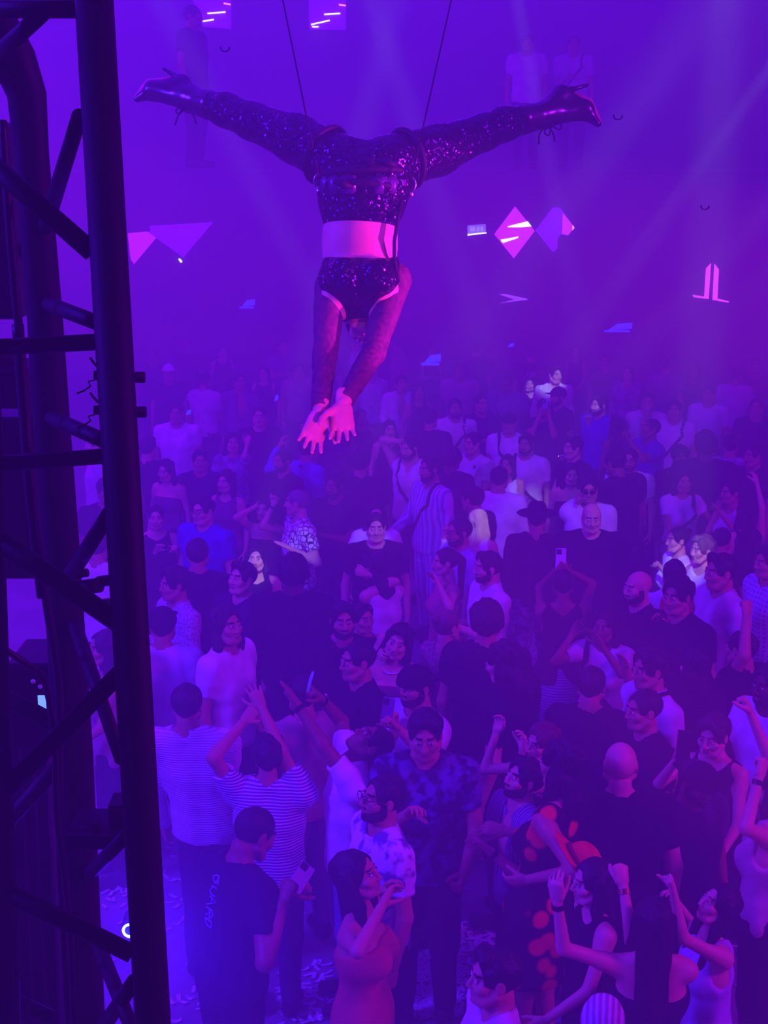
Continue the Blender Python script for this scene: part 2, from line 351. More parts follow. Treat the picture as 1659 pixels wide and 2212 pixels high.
# ---------------------------------------------------------------- hands (wrist at origin, fingers +X, palm -Z, thumb +Y = right hand)
def hand_template(pose, h):
    C = {'flat': (4, 6, 6, .0), 'relaxed': (22, 30, 22, .02), 'open': (8, 12, 10, .22), 'grip': (62, 70, 45, .04), 'fist': (82, 95, 60, 0), 'claw': (30, 38, 30, .14), 'point': (80, 92, 55, 0)}[pose]
    f = Field((-.05, -.085, -.12), (.21, .1, .05), h)
    f.add(('c', (-.04, 0, 0), (.015, 0, 0), .026, .027, (1, 1, .74)), 0)
    f.add(('c', (.03, .014, 0), (.085, .026, 0), .022, .018, (1, 1, .72)), .014); f.add(('c', (.03, -.012, 0), (.08, -.024, -.002), .022, .017, (1, 1, .72)), .014)
    f.add(('c', (.05, 0, .001), (.088, 0, .002), .022, .019, (1, 1, .72)), .014)
    for i, (y, l, r) in enumerate(((.03, .068, .0088), (.010, .076, .0092), (-.010, .07, .0088), (-.029, .054, .0078))):
        spread = (1.5 - i) * C[3] * .7; p = np.array([.088 - abs(i - 1) * .004, y, .0]); a = 0.0
        c = (6, 8, 6) if (pose == 'point' and i == 0) else C[:3]
        for seg, (fr, b) in enumerate(zip((.45, .31, .24), c)):
            a += math.radians(b * (1 + .06 * i)); d = np.array([math.cos(a) * math.cos(spread), math.sin(spread) * math.cos(a), -math.sin(a)]); q = p + d * l * fr
            f.add(('c', p, q, r * (1 - .1 * seg), r * (1 - .1 * (seg + 1))), .0035 if seg else .007); p = q
    ta = {'flat': .5, 'relaxed': .42, 'open': 1.0, 'grip': .5, 'fist': .25, 'claw': .75, 'point': .3}[pose]; dz = -.35 if pose in ('flat', 'open') else -.75
    p = np.array([.022, .022, -.004]); dirs = [np.array([.72, ta, dz * .6]), np.array([.9, ta * .6, dz]), np.array([1, ta * .25 - (.4 if pose in ('fist', 'grip', 'point') else 0), dz])]
    for d, l, r0, r1 in zip(dirs, (.042, .034, .028), (.0155, .0118, .0105), (.0122, .0106, .0085)):
        d = d / np.linalg.norm(d); q = p + d * l; f.add(('c', p, q, r0, r1), .01 if r0 > .012 else .004); p = q
    V, Q = f.mesh(); return V, Q
TPL = {}
def tpl(kind, *a):
    k = (kind,) + a
    if k not in TPL: TPL[k] = {'head': head_template, 'hair': hair_template, 'hat': hat_template, 'hand': hand_template}[kind](*a)
    return TPL[k]
def rotz(a): c, s = math.cos(a), math.sin(a); return np.array([[c, -s, 0], [s, c, 0], [0, 0, 1.]])
def rotx(a): c, s = math.cos(a), math.sin(a); return np.array([[1, 0, 0], [0, c, -s], [0, s, c.real]])
def roty(a): c, s = math.cos(a), math.sin(a); return np.array([[c, 0, s], [0, 1, 0], [-s, 0, c]])
def nrm(v): v = np.asarray(v, float); return v / (np.linalg.norm(v) + 1e-9)
# ---------------------------------------------------------------- people
def cloth(rgb, pat=None):
    k = 'cloth_%d_%d_%d' % tuple(rgb)
    return pat if pat is not None else noisy(mat(k, rgb, .85, spec=.15), 9, tuple(int(v * .86) for v in rgb), .7, .12) if k not in MATS else MATS[k]
SKIN = {'p': (222, 165, 140), 't': (196, 138, 108), 'b': (150, 98, 74), 'd': (98, 62, 48)}
def skin(k):
    return MATS['skin_' + k] if 'skin_' + k in MATS else noisy(mat('skin_' + k, SKIN[k], .5, spec=.35), 14, tuple(int(v * .9) for v in SKIN[k]), .5)
def hairm(rgb):
    k = 'hair_%d_%d_%d' % tuple(rgb)
    if k in MATS: return MATS[k]
    m = mat(k, rgb, .5, spec=.35); N, L, b = nodes(m); tc = N.new('ShaderNodeTexCoord'); mp = N.new('ShaderNodeMapping'); mp.inputs['Scale'].default_value = (160, 60, 14)
    no = N.new('ShaderNodeTexNoise'); no.inputs['Scale'].default_value = 1; no.inputs['Detail'].default_value = 3; L.new(tc.outputs['Object'], mp.inputs[0]); L.new(mp.outputs[0], no.inputs['Vector'])
    bp = N.new('ShaderNodeBump'); bp.inputs['Strength'].default_value = .9; bp.inputs['Distance'].default_value = .006; L.new(no.outputs['Fac'], bp.inputs['Height']); L.new(bp.outputs[0], b.inputs['Normal'])
    mx = N.new('ShaderNodeMix'); mx.data_type = 'RGBA'; mx.inputs[6].default_value = tuple(v * .55 for v in lin(rgb)[:3]) + (1,); mx.inputs[7].default_value = tuple(min(1, v * 1.4) for v in lin(rgb)[:3]) + (1,); L.new(no.outputs['Fac'], mx.inputs[0]); L.new(mx.outputs[2], b.inputs['Base Color'])
    return m
BLK, BRN, BLD, GRY = (22, 18, 18), (58, 40, 32), (214, 186, 140), (120, 116, 116)
M_brow = mat('brow_dark', (34, 26, 24), .8); M_lip = mat('lips', (172, 92, 92), .4); M_eye = mat('eye_white', (214, 210, 208), .3); M_iris = mat('iris', (36, 24, 20), .2)
M_beard = noisy(mat('beard_hair', (30, 22, 20), .8), 220, (52, 40, 36), .8, .3)
M_shoe = noisy(mat('shoe_leather', (38, 34, 36), .5), 20, (26, 24, 26), .5); M_sole = mat('rubber_sole', (200, 198, 196), .6)
M_black = noisy(mat('black_plastic', (18, 18, 20), .4), 30, (26, 26, 28), .4); M_screen = mat('phone_screen', (20, 20, 30), .15, emit=(120, 130, 220), es=.5); M_metal = mat('steel', (170, 170, 176), .3, 1.0)
M_gold = mat('gilt_metal', (212, 170, 90), .25, 1.0); M_lens = mat('dark_lens', (12, 12, 16), .08, spec=.8); M_wht = mat('white_plastic', (235, 235, 240), .35)
def ik(S, W, l1, l2, pole):
    v = W - S; d = np.linalg.norm(v); D = min(max(d, abs(l1 - l2) + .02), (l1 + l2) * .985); v = v / (d + 1e-9); W = S + v * D
    a = (l1 * l1 - l2 * l2 + D * D) / (2 * D); hgt = math.sqrt(max(l1 * l1 - a * a, 0)); pv = pole - v * (pole @ v); return S + v * a + nrm(pv) * hgt, W
PEOPLE = []
def skel(sex, H, lean=(0, 0), broad=1.0):
    s = H / 1.75; m = sex == 'm'; g = lambda x, y, z: np.array([x + lean[0] * max(0, (z - .93) / .7), y + lean[1] * max(0, (z - .93) / .7), z]) * s
    return s, m, g, (.19 if m else .158) * broad
def torso_prims(g, s, m, broad, sx):
    q = lambda *a: np.array(a) * s; w = broad
    P = [('c', g(-.065 if m else -.075, 0, .93), g(.065 if m else .075, 0, .93), .113 * s * w, .113 * s * w, (1, .9, 1)),
         ('c', g(0, 0, .96), g(0, .005, 1.2), .13 * s * w if m else .122 * s * w, (.138 if m else .108) * s * w, (1.12, .82, 1)),
         ('c', g(-.07 * (1 if m else .8) * w, 0, 1.27), g(.07 * (1 if m else .8) * w, 0, 1.27), (.122 if m else .104) * s, (.122 if m else .104) * s, (1.06, .92, 1)),
         ('c', g(-.1 * w if m else -.08 * w, -.012, 1.375), g(.1 * w if m else .08 * w, -.012, 1.375), .083 * s if m else .07 * s, .083 * s if m else .07 * s)]
    for k in (-1, 1): P.append(('c', g(k * sx * .9, -.012, 1.415), g(k * .02, -.02, 1.475), .055 * s if m else .042 * s, .052 * s if m else .042 * s))
    if not m:
        for k in (-1, 1): P.append(('c', g(k * .068, .075, 1.265), g(k * .07, .09, 1.255), .06 * s, .055 * s))
    return P
def person(x, y, face, sex='m', hair='short', top=('tee', (235, 235, 240)), label='', H=None, hc=BLK, sk='t', R='down', L='down', yaw=0, pitch=0, roll=0, lean=(0, 0), broad=1.0, beard=0,
           legs=('trousers', (32, 32, 40)), acc=(), hand=('relaxed', 'relaxed'), palm=(None, None), group='crowd on the dance floor', zfloor=0.0, cat='person', fold=1.0, tuck=False):
    H0 = H or (1.77 if sex == 'm' else 1.66); best = None; th = math.radians(face + 180); Rw = rotz(th)
    for dH in (0, .03, -.03, .06, -.06, .09, -.09, .12, -.12, .15):      # statures differ so that neighbours do not stand inside each other
        H = H0 + dH; s, m, g, sx = skel(sex, H, lean, broad)
        Rh = rotz(math.radians(yaw)) @ rotx(math.radians(pitch)) @ roty(math.radians(roll))
        piv = g(0, -.012, 1.5); hs = s * (1.0 if m else .97); hcen = piv + Rh @ np.array([0, .028, .132]) * hs
        w = ptz(x, y, zfloor + hcen[2]); root = w - Rw @ hcen; root[2] = zfloor
        near = min([np.hypot(*(root - p_['root'])[:2]) for p_ in PEOPLE if abs(p_['root'][2] - zfloor) < 1] + [9])
        if best is None or near > best[0] + .02: best = (near, H, s, m, g, sx, Rh, piv, hs, hcen, w, root)
        if near > .44: break
    near, H, s, m, g, sx, Rh, piv, hs, hcen, w, root = best
    Z = zdepth(w); toL = lambda p: Rw.T @ (np.asarray(p) - root); hb = .011 if Z < 7.5 else .014 if Z < 11 else .018; fine = Z < 9.5
    # arms
    arms = {}
    PRE = {'down': (.27, .05, .8), 'hang': (.24, .1, .78), 'bent': (.2, .3, 1.03), 'clasp': (.05, .27, 1.2), 'mouth': (.05, .19, 1.46), 'chin': (.06, .2, 1.4), 'film': (.06, .36, 1.56), 'up': (.25, .22, 1.9), 'wave': (.33, .25, 1.62), 'head': (.12, .06, 1.68), 'hip': (.3, .02, 1.02), 'front': (.12, .3, .95), 'belly': (-.04, .2, 1.1), 'reach': (.2, .52, 1.35)}
    for k, spec in ((1, R), (-1, L)):
        S = g(k * sx, -.012, 1.41); sm = {'down': .0}.get(spec if isinstance(spec, str) else '', 0)
        pole = np.array([k * .5, -.55, -.8])
        if isinstance(spec, str):
            t = PRE[spec]; Wt = g(k * t[0], t[1], t[2]) if t[2] > .95 else np.array([k * t[0] * broad, t[1], t[2]]) * s + np.array([lean[0], lean[1], 0]) * .3
            if spec == 'hip': pole = np.array([k, -.6, 0.])
            if spec in ('head', 'up'): pole = np.array([k, -.1, -.1 if spec == 'up' else .4])
        else:
            Sw = root + Rw @ S; Wt = toL(pt(spec[0], spec[1], zdepth(Sw) + spec[2]))
            if len(spec) > 3:
                e = toL(pt(spec[3], spec[4], zdepth(Sw) + spec[2] * .5)); pole = e - (S + Wt) / 2
        l1, l2 = (.295 * s, .262 * s) if m else (.275 * s, .243 * s)
        E, Wt = ik(S, Wt, l1, l2, pole); arms[k] = (S, E, Wt)
    ar = (.05, .04, .043, .027) if m else (.04, .032, .034, .022)
    ar = tuple(v * s * (broad if m else 1) for v in ar)
    tp = torso_prims(g, s, m, broad, sx)
    A = []
    for k in (1, -1):
        S, E, Wt = arms[k]; A.append((k, ('c', S, E, ar[0], ar[1]), ('c', E, Wt, ar[2], ar[3]), ('c', S, S + (E - S) * .25, ar[0] * 1.22, ar[0] * 1.1)))
    pts = np.array([v for k in arms for v in arms[k]] + [p[1] for p in tp] + [p[2] for p in tp])
    lo, hi = pts.min(0) - .16 * s, pts.max(0) + .16 * s; lo[2] = .78 * s; hi[2] = max(hi[2], 1.62 * s)
    lo[:2] = np.minimum(lo[:2], -.22 * s); hi[:2] = np.maximum(hi[:2], .22 * s)
    for k in arms: lo[2] = min(lo[2], arms[k][2][2] - .06)
    nk = ('c', g(0, -.02, 1.4), piv + Rh @ np.array([0, -.012, .055]) * hs, (.06 if m else .047) * s, (.054 if m else .045) * s)
    f = Field(lo, hi, hb)
    for p in tp: f.add(p, .045 * s)
    f.add(nk, .03 * s)
    for k, u, fo, de in A: f.add(de, .03 * s); f.add(u, .02 * s); f.add(fo, .012 * s)
    lg = []
    for k in (-1, 1):
        lg += [('c', g(k * .088, 0, .9), np.array([k * .1, .015, .5]) * s, .09 * s, .058 * s), ('c', np.array([k * .1, .015, .5]) * s, np.array([k * .105, -.02, .09]) * s, .054 * s, .038 * s)]
    bare = legs[0] in ('skirt', 'shorts', 'dress')
    VV, QQ, MI = [], [], []; nv = [0]
    def put(V, Q, mi=0):
        VV.append(V); QQ.append(Q + nv[0]); nv[0] += len(V); MI.append(np.full(len(Q), mi) if np.isscalar(mi) else mi)
    f.cut((0, 0, -1), -.8 * s) if False else None
    put(*f.mesh())
    fl = Field(np.array([-.24, -.2, 0]) * s, np.array([.24, .24, .97]) * s, .02)
    for p in lg: fl.add(p, .03)
    for k in (-1, 1): fl.add(('c', np.array([k * .105, -.035, .045]) * s, np.array([k * .12, .13, .036]) * s, .04 * s, .034 * s), .03)
    put(*fl.mesh())
    V, Q, mi = tpl('head', sex, .004 if fine else .0062); V = V * hs * np.array([1.0, 1, 1]); put(V @ Rh.T + hcen, Q, mi)
    for i, k in enumerate((1, -1)):
        S, E, Wt = arms[k]; V, Q = tpl('hand', hand[i], .0045 if fine else .007); V = V * s * (1.0 if m else .92)
        if k < 0: V = V * np.array([1, -1, 1]); Q = Q[:, ::-1]
        X = nrm(Wt - E); pd = palm[i]
        if pd is None: pd = np.array([-k, 0, 0.]) if Wt[2] < 1.15 * s else np.array([-k * .35, 1, -.1])
        else: pd = Rw.T @ np.asarray(pd, float)
        Zx = -(pd - X * (pd @ X)); Zx = nrm(Zx) if np.linalg.norm(Zx) > .05 else nrm(np.cross(X, [0, 1, 0])); Yx = np.cross(Zx, X)
        put(V @ np.stack([X, Yx, Zx]) + Wt, Q, 0); arms[k] = (S, E, Wt, X, Yx, Zx)
    bm = M_beard if beard else skin(sk)
    o = mk('person', np.concatenate(VV), np.concatenate(QQ), [skin(sk), M_brow, M_lip if sex == 'f' else MATS.get('lips_m') or mat('lips_m', tuple(int(v * .82) for v in SKIN['t']), .5), M_eye, M_iris, bm], None, np.concatenate(MI))
    o.location = root; o.rotation_euler = (0, 0, th); tag(o, label, cat, group)
    # clothes
    F = None; kind, col = top[0], top[1]; cm = cloth(col) if not isinstance(col, bpy.types.Material) else col
    zh = .86 * s if not tuck else .95 * s
    if kind == 'crop': zh = 1.1 * s
    if kind == 'dress': zh = .6 * s
    F = Field(np.minimum(lo, [-.3 * s, -.26 * s, zh - .02]), hi, hb); F.o[2] = F.o[2]
    inf = .014 * s if kind in ('dress', 'tube', 'tank', 'crop') else .017 * s
    for p in tp: F.add(p, .045 * s, inf)
    if kind not in ('tube', 'dress', 'crop'):
        F.add(('c', g(0, 0, 1.2), np.array([lean[0] * .1, lean[1] * .1, .84]) * s, (.15 if m else .13) * s * broad, (.153 if m else .14) * s * broad, (1.16, .86, 1)), .05)
    if kind == 'dress':
        F.add(('c', g(0, 0, .95), np.array([0, 0, .62]) * s, .15 * s * broad, .19 * s * broad, (1.1, .9, 1)), .04)
    sl = {'tee': .62, 'polo': .6, 'long': 2, 'open': .6, 'openlong': 2, 'puff': .5}.get(kind, 0)
    for k, u, fo, de in A:
        S, E, Wt = arms[k][:3]
        if sl:
            F.add(de, .03 * s, inf + .004)
            if sl < 1:
                c = S + (E - S) * sl; F2 = Field(np.minimum(S, c) - .12, np.maximum(S, c) + .12, hb); F2.add(('c', S, S + (E - S) * (sl + .1), u[3] + inf, u[4] + .022 + (.02 if kind == 'puff' else 0)), 0); n = nrm(E - S); F2.cut(n, float(n @ c))
            else:
                c = E + (Wt - E) * .96; F2 = Field(np.minimum(np.minimum(S, E), Wt) - .1, np.maximum(np.maximum(S, E), Wt) + .1, hb); F2.add(('c', S, E, u[3] + inf, u[4] + .018), 0); F2.add(('c', E, Wt, fo[3] + .018, fo[4] + .013), .02); n = nrm(Wt - E); F2.sub(('c', c + n * .05, c + n * .12, .05, .05), 0)
            # merge the sleeve into the shirt
            i0 = np.round((F2.o - F.o) / hb).astype(int); n2 = F2.n
            a0 = np.maximum(i0, 0); a1 = np.minimum(i0 + n2, F.n)
            if np.all(a1 > a0):
                off = F.o + a0 * hb - F2.o; gi = [np.clip(np.round((off[q] + hb * np.arange(a1[q] - a0[q])) / hb).astype(int), 0, n2[q] - 1) for q in range(3)]
                B = F2.A[np.ix_(*gi)]; sl3 = tuple(slice(a0[q], a1[q]) for q in range(3)); a = F.A[sl3]; kk = .03
                qv = np.clip(.5 + .5 * (a - B) / kk, 0, 1); F.A[sl3] = a + (B - a) * qv - kk * qv * (1 - qv)
        elif kind in ('tank', 'crop'):
            F.sub(('c', S + np.array([k * .028, 0, -.1]) * s, S + np.array([k * .02, 0, .1]) * s, .062 * s, .06 * s), .015)
    (F.ripple(.003 * fold, 26, 24, 16, x * .01), F.ripple(.0032 * fold, 52, 46, 9, x * .07 + 1), F.ripple(.002 * fold, 18, 20, 70, y * .03)) if kind not in ('dress', 'tube') else F.ripple(.0025 * fold, 30, 28, 10, x * .01)
    nb = g(0, -.005, 1.5)
    if kind in ('tank', 'crop'): F.sub(('c', nb, g(0, .0, 1.52), .1 * s, .1 * s), .01); F.sub(('c', g(0, .12, 1.46), g(0, .13, 1.42), .085 * s, .07 * s), .015); F.sub(('c', g(0, -.12, 1.47), g(0, -.13, 1.44), .075 * s, .06 * s), .015)
    elif kind in ('tube', 'dress'): F.cut((0, -.25, 1), 1.315 * s) if kind == 'tube' or len(top) < 3 else F.sub(('c', nb, g(0, .02, 1.44), .11 * s, .1 * s), .02)
    elif kind in ('open', 'openlong'):
        F.sub(('c', nb, g(0, 0, 1.54), .074 * s, .08 * s), .01); F.sub(('c', g(0, .12, 1.5), g(0, .18, 1.08), .085 * s, .06 * s), .01)
    elif kind in ('polo', 'shirt') or kind == 'long' and len(top) > 2: F.sub(('c', nb, g(0, 0, 1.54), .07 * s, .076 * s), .008); F.sub(('c', g(0, .12, 1.46), g(0, .13, 1.36), .035 * s, .01 * s), .008)
    else: F.sub(('c', nb, g(0, .004, 1.54), .078 * s, .082 * s), .008)
    F.cut((0, 0, -1), -zh); F.sub(('c', np.array([0, 0, zh - .06]), np.array([0, 0, zh - .05]), .0, .0), 0)
    V, Q = F.mesh(); nm = {'tee': 'tee_shirt', 'polo': 'polo_shirt', 'long': 'long_sleeve_top', 'open': 'open_shirt', 'openlong': 'open_shirt', 'tank': 'tank_top', 'tube': 'strapless_top', 'dress': 'dress', 'crop': 'crop_top', 'puff': 'puff_sleeve_top'}[kind]
    tob = mk(nm, V, Q, cm, o)
    if kind in ('polo', 'open', 'openlong') or (kind == 'long' and len(top) > 2):
        mb = MB(); cv = []
        for i in range(19):
            a = math.radians(-150 + 300 * i / 18) if kind == 'polo' or kind == 'long' else math.radians(-140 + 280 * i / 18)
            p = g(0, -.012, 1.485) + np.array([math.sin(a) * .078, -math.cos(a) * .08, -.018 + .018 * math.cos(a) - (.03 if kind in ('open', 'openlong') else .01) * max(0, -math.cos(a))]) * s; cv.append(p)
        n = len(cv); W2 = []
        for p in cv: out = nrm(np.array([p[0], p[1], 0]) - np.array([g(0, 0, 1.48)[0], g(0, 0, 1.48)[1], 0])); W2 += [p + np.array([0, 0, .026]) * s - out * .006, p + out * .016 * s - np.array([0, 0, .018]) * s, p + out * .02 * s - np.array([0, 0, .02]) * s, p + np.array([0, 0, .03]) * s]
        Fq = [(i * 4 + j, (i + 1) * 4 + j, (i + 1) * 4 + (j + 1) % 4, i * 4 + (j + 1) % 4) for i in range(n - 1) for j in range(4)]
        mk('collar', W2, Fq, cm, tob)
    # lower half
    lk, lc = legs[0], legs[1]; lm = None if lk == 'dress' else cloth(lc) if not isinstance(lc, bpy.types.Material) else lc
    if lk != 'dress' and kind != 'dress':
        D = Field(np.array([-.27, -.22, .05]) * s, np.array([.27, .22, 1.06]) * s, .02 if Z > 6.5 else .016)
        if lk == 'skirt': D.add(('c', np.array([0, 0, 1.0]) * s, np.array([0, 0, .5]) * s, .135 * s, .21 * s, (1.1, .9, 1)), .02); D.cut((0, 0, -1), -.5 * s)
        else:
            for p in lg: D.add(p, .035, .02 * s)
            D.add(('c', g(-.06, 0, .95), g(.06, 0, .95), .125 * s * broad, .125 * s * broad, (1, .92, 1)), .04); D.cut((0, 0, -1), -(.11 if lk == 'trousers' else .5) * s)
        D.cut((0, 0, 1), 1.02 * s); D.ripple(.004, 24, 24, 20, y * .01); V, Q = D.mesh(); mk({'skirt': 'skirt', 'shorts': 'shorts'}.get(lk, 'trousers'), V, Q, lm, o)
    for k in (-1, 1):
        S_ = Field(np.array([-.08, -.12, 0]) * s, np.array([.08, .24, .13]) * s, .014)
        S_.add(('c', np.array([0, -.035, .05]) * s, np.array([k * .012, .14, .04]) * s, .05 * s, .042 * s), 0); S_.add(('c', np.array([0, -.03, .06]) * s, np.array([0, -.03, .1]) * s, .05 * s, .048 * s), .02); S_.cut((0, 0, -1), -.004)
        V, Q = S_.mesh(); mk('shoe', V + np.array([k * .105 * s, 0, 0]), Q, M_shoe, o)
    # hair and headgear
    def headpart(nm, V, Q, mt, sc=1.0, smooth=True, extra=None):
        R2 = Rh if extra is None else Rh @ extra
        return mk(nm, (V * hs * sc) @ R2.T + hcen, Q, mt, o, None, smooth)
    if hair and hair != 'bald':
        V, Q = tpl('hair', hair, .0055 if fine else .008); headpart('hair', V, Q, hairm(hc))
    for a in acc:
        a, ac = a if isinstance(a, tuple) else (a, None)
        if a in ('cap', 'cap_back', 'beanie', 'cowboy', 'headscarf'):
            V, Q = tpl('hat', 'cap' if a.startswith('cap') else a, .006 if fine else .008); headpart({'cap': 'baseball_cap', 'cap_back': 'baseball_cap', 'beanie': 'beanie', 'cowboy': 'cowboy_hat', 'headscarf': 'headscarf'}[a], V, Q, cloth(ac or (24, 24, 28)) if not isinstance(ac, bpy.types.Material) else ac, 1.03, True, rotz(math.pi) if a == 'cap_back' else None)
        elif a in ('glasses', 'shades', 'shades_up'):
            mb = MB(); up = a == 'shades_up'; zz, yy = (.085, .075) if up else (.006, .105)
            T = (lambda p: np.array([p[0], yy + (p[1]), zz + p[2]])) if not up else (lambda p: np.array([p[0], yy + p[2] * -.75 + p[1] * .6, zz + p[2] * .6 + p[1] * .8]))
            for k in (-1, 1):
                ring = [T((k * .034 + .025 * math.cos(t), 0, .019 * math.sin(t))) for t in [2 * math.pi * i / 16 for i in range(17)]]; mb.tube(ring, .0022, 6, 0, False)
                if a != 'glasses': mb.prism(ring[:-1], T((0, .002, 0)) - T((0, 0, 0)), 1)
                mb.tube([T((k * .058, 0, .006)), T((k * .076, -.05, .006)), T((k * .08, -.11, .002))], .0022, 6)
            mb.tube([T((-.01, .003, .006)), T((.01, .003, .006))], .002, 6)
            V = np.array(mb.V); ob = mk('glasses' if a == 'glasses' else 'sunglasses', (V * hs) @ Rh.T + hcen, mb.F, [M_black, M_lens], o, mb.M, False)
        elif a == 'headband':
            mb = MB(); mb.tube([np.array([.084 * math.sin(t), -.015 + .06 * 0 + .1 * math.cos(t) * .25 + .03, .035 + .088 * math.cos(t)]) for t in [math.radians(-100 + 200 * i / 16) for i in range(17)]], .008, 8); mk('headband', (np.array(mb.V) * hs) @ Rh.T + hcen, mb.F, cloth(ac or (30, 30, 34)), o)
        elif a in ('strap', 'strap_l', 'pack'):
            sgn = 1 if a != 'strap_l' else -1; Vs = []; n = 48; ax_ = g(0, 0, 1.2)[:2]
            for i in range(n):
                t = 2 * math.pi * i / n; ca, sa = math.cos(t), math.sin(t); z = (1.19 + .2 * ca) * s
                if ca > .74:        # over the shoulder, following its top
                    k_ = (ca - .74) / .26; px_, py_ = sgn * (.098 + .02 * k_) * s, sa * .135 * s; z = 1.6 * s
                    while z > 1.2 * s and F.sample((ax_[0] + px_, ax_[1] + py_, z)) > .002: z -= .006
                    Vs.append((np.array([ax_[0] + px_, ax_[1] + py_, z + .004]), nrm([0, sa * .8, .8]))); continue
                dr = np.array([sgn * ca, sa]); r = .05
                while r < .21 * s * broad and F.sample((ax_[0] + dr[0] * r, ax_[1] + dr[1] * r, z)) < .003: r += .005
                Vs.append((np.array([ax_[0] + dr[0] * r, ax_[1] + dr[1] * r, z]), np.array([dr[0], dr[1], 0.])))
            V2, F2q = [], []
            for i, (ce, dr) in enumerate(Vs):
                tg = nrm(Vs[(i + 1) % n][0] - Vs[i - 1][0]); wd = np.cross(dr, tg); wd = nrm(wd) * .018
                V2 += [ce + wd, ce - wd, ce - wd + dr * .006, ce + wd + dr * .006]
            for i in range(n):
                j = (i + 1) % n
                for q in range(4): F2q.append((i * 4 + q, j * 4 + q, j * 4 + (q + 1) % 4, i * 4 + (q + 1) % 4))
            mk('bag_strap', V2, F2q, cloth(ac or (20, 20, 24)), o, None, False)
        elif a in ('necklace', 'chain'):
            mb = MB(); mb.tube([g(0, -.01, 1.475) + np.array([.075 * math.sin(t), .075 * math.cos(t), -.02 - .04 * max(0, math.cos(t))]) * s for t in [2 * math.pi * i / 24 for i in range(25)]], .0045, 6, 0, False); mb.build('necklace', M_gold if a == 'chain' else M_wht, o, True)
        elif a in ('watchR', 'watchL', 'bangleR', 'bangleL'):
            S, E, Wt, X, Yx, Zx = arms[1 if a[-1] == 'R' else -1]; c = Wt - X * .025; r = ar[3] * 1.22
            mb = MB(); nn = 18; prof = ((-.011, 0), (.011, 0), (.011, .004), (-.011, .004)); V2 = [c + X * u + (Yx * math.cos(t) + Zx * .85 * math.sin(t)) * (r + v) for t in [2 * math.pi * i / nn for i in range(nn)] for u, v in prof]
            F2q = [(i * 4 + q, ((i + 1) % nn) * 4 + q, ((i + 1) % nn) * 4 + (q + 1) % 4, i * 4 + (q + 1) % 4) for i in range(nn) for q in range(4)]
            mb.add(V2, F2q)
            if a.startswith('watch'):
                d = c + Zx * (r * .85 + .004); disc = [d + X * .018 * math.cos(t) + Yx * .018 * math.sin(t) for t in [2 * math.pi * i / 14 for i in range(14)]]; mb.prism(disc, Zx * .009, 1)
            mb.build('wristwatch' if a.startswith('watch') else 'bracelet', [ac or M_black, M_metal], o)
    W = lambda p: root + Rw @ np.asarray(p)
    info = dict(o=o, root=root, Rw=Rw, head=W(hcen), Rh=Rw @ Rh, Z=Z, s=s, g=g, F=F, hands={k: (W(arms[k][2] + arms[k][3] * .1 - arms[k][5] * .02), Rw @ arms[k][3], Rw @ arms[k][4], Rw @ arms[k][5]) for k in arms}, W=W, chest=W(g(0, .13, 1.3)))
    PEOPLE.append(info); return info
# ---------------------------------------------------------------- the crowd
WH, OFF, LAV, BLU, DRK, NVY, GRYC, TAN = (238, 236, 242), (214, 208, 220), (170, 160, 205), (40, 60, 190), (24, 23, 30), (36, 36, 62), (120, 116, 134), (178, 146, 138)
KNIT = pattern('ribbed_knit', (222, 216, 232), (186, 178, 204), 'Z', 24); FUZZ = pattern('fuzzy_knit', (205, 198, 220), (150, 142, 170), 'blotch', 60)
STRH = pattern('striped_cotton', (225, 220, 240), (100, 98, 168), 'Z', 19); STRV = pattern('striped_linen', (214, 210, 232), (150, 142, 190), 'X', 6.5); STRB = pattern('striped_shirt', (170, 150, 190), (100, 84, 128), 'X', 16)
FLOR = pattern('leaf_print', (18, 16, 22), (236, 232, 238), 'leaf', 20, .3); FLOD = pattern('dark_leaf_print', (34, 34, 60), (96, 96, 150), 'blotch', 16, .52); FLOW = pattern('light_flower_print', (226, 222, 240), (110, 104, 160), 'blotch', 15, .56)
DOTS = pattern('flower_spotted_black', (240, 74, 48), (16, 14, 18), 'dot', 7.5, .34); PLAID = pattern('plaid_cotton', (90, 104, 190), (190, 190, 226), 'plaid', 9); PAIS = pattern('grey_patterned_cotton', (116, 110, 140), (170, 164, 190), 'blotch', 12)
DEN = (112, 124, 168); LACE = pattern('sheer_lace', (176, 138, 128), (120, 88, 92), 'blotch', 45)
P = person
# front rows
P(405, 1521, 176, 'm', 'short', ('long', KNIT), 'person seen from behind in a pale ribbed knit sweater beside the steel tower', H=1.76, R='belly', L='hang', sk='t', legs=('trousers', (30, 30, 60)), broad=1.02, lean=(-.14, 0))
pA = P(490, 1352, 62, 'm', 'wavy', ('tee', WH), 'long-haired man in a white tee gazing up and to the side', H=1.8, pitch=8, yaw=-14, hc=(48, 34, 28), sk='t')
pUP = P(800, 1606, -82, 'm', 'short', ('tee', WH), 'man in a white tee with head thrown back and both arms stretched up', H=1.7, pitch=62, sk='b', R=(692, 1508, .05), L=(572, 1420, .1), hand=('grip', 'flat'), acc=('watchR', ('bangleL', M_black)), legs=('trousers', DEN))
P(582, 1632, 174, 'm', 'curly', ('tee', STRH), 'dark-haired person from behind in a striped shirt with both arms up', H=1.62, sk='t', R=(566, 1530, .02), L=(526, 1560, -.05), hand=('open', 'open'), legs=('trousers', (60, 60, 80)))
P(652, 1500, -150, 'm', 'short', ('tee', TAN), 'man in a loose tan tee and grey trousers behind the striped shirt', H=1.68, hand=('relaxed', 'fist'), legs=('trousers', (112, 110, 140)))
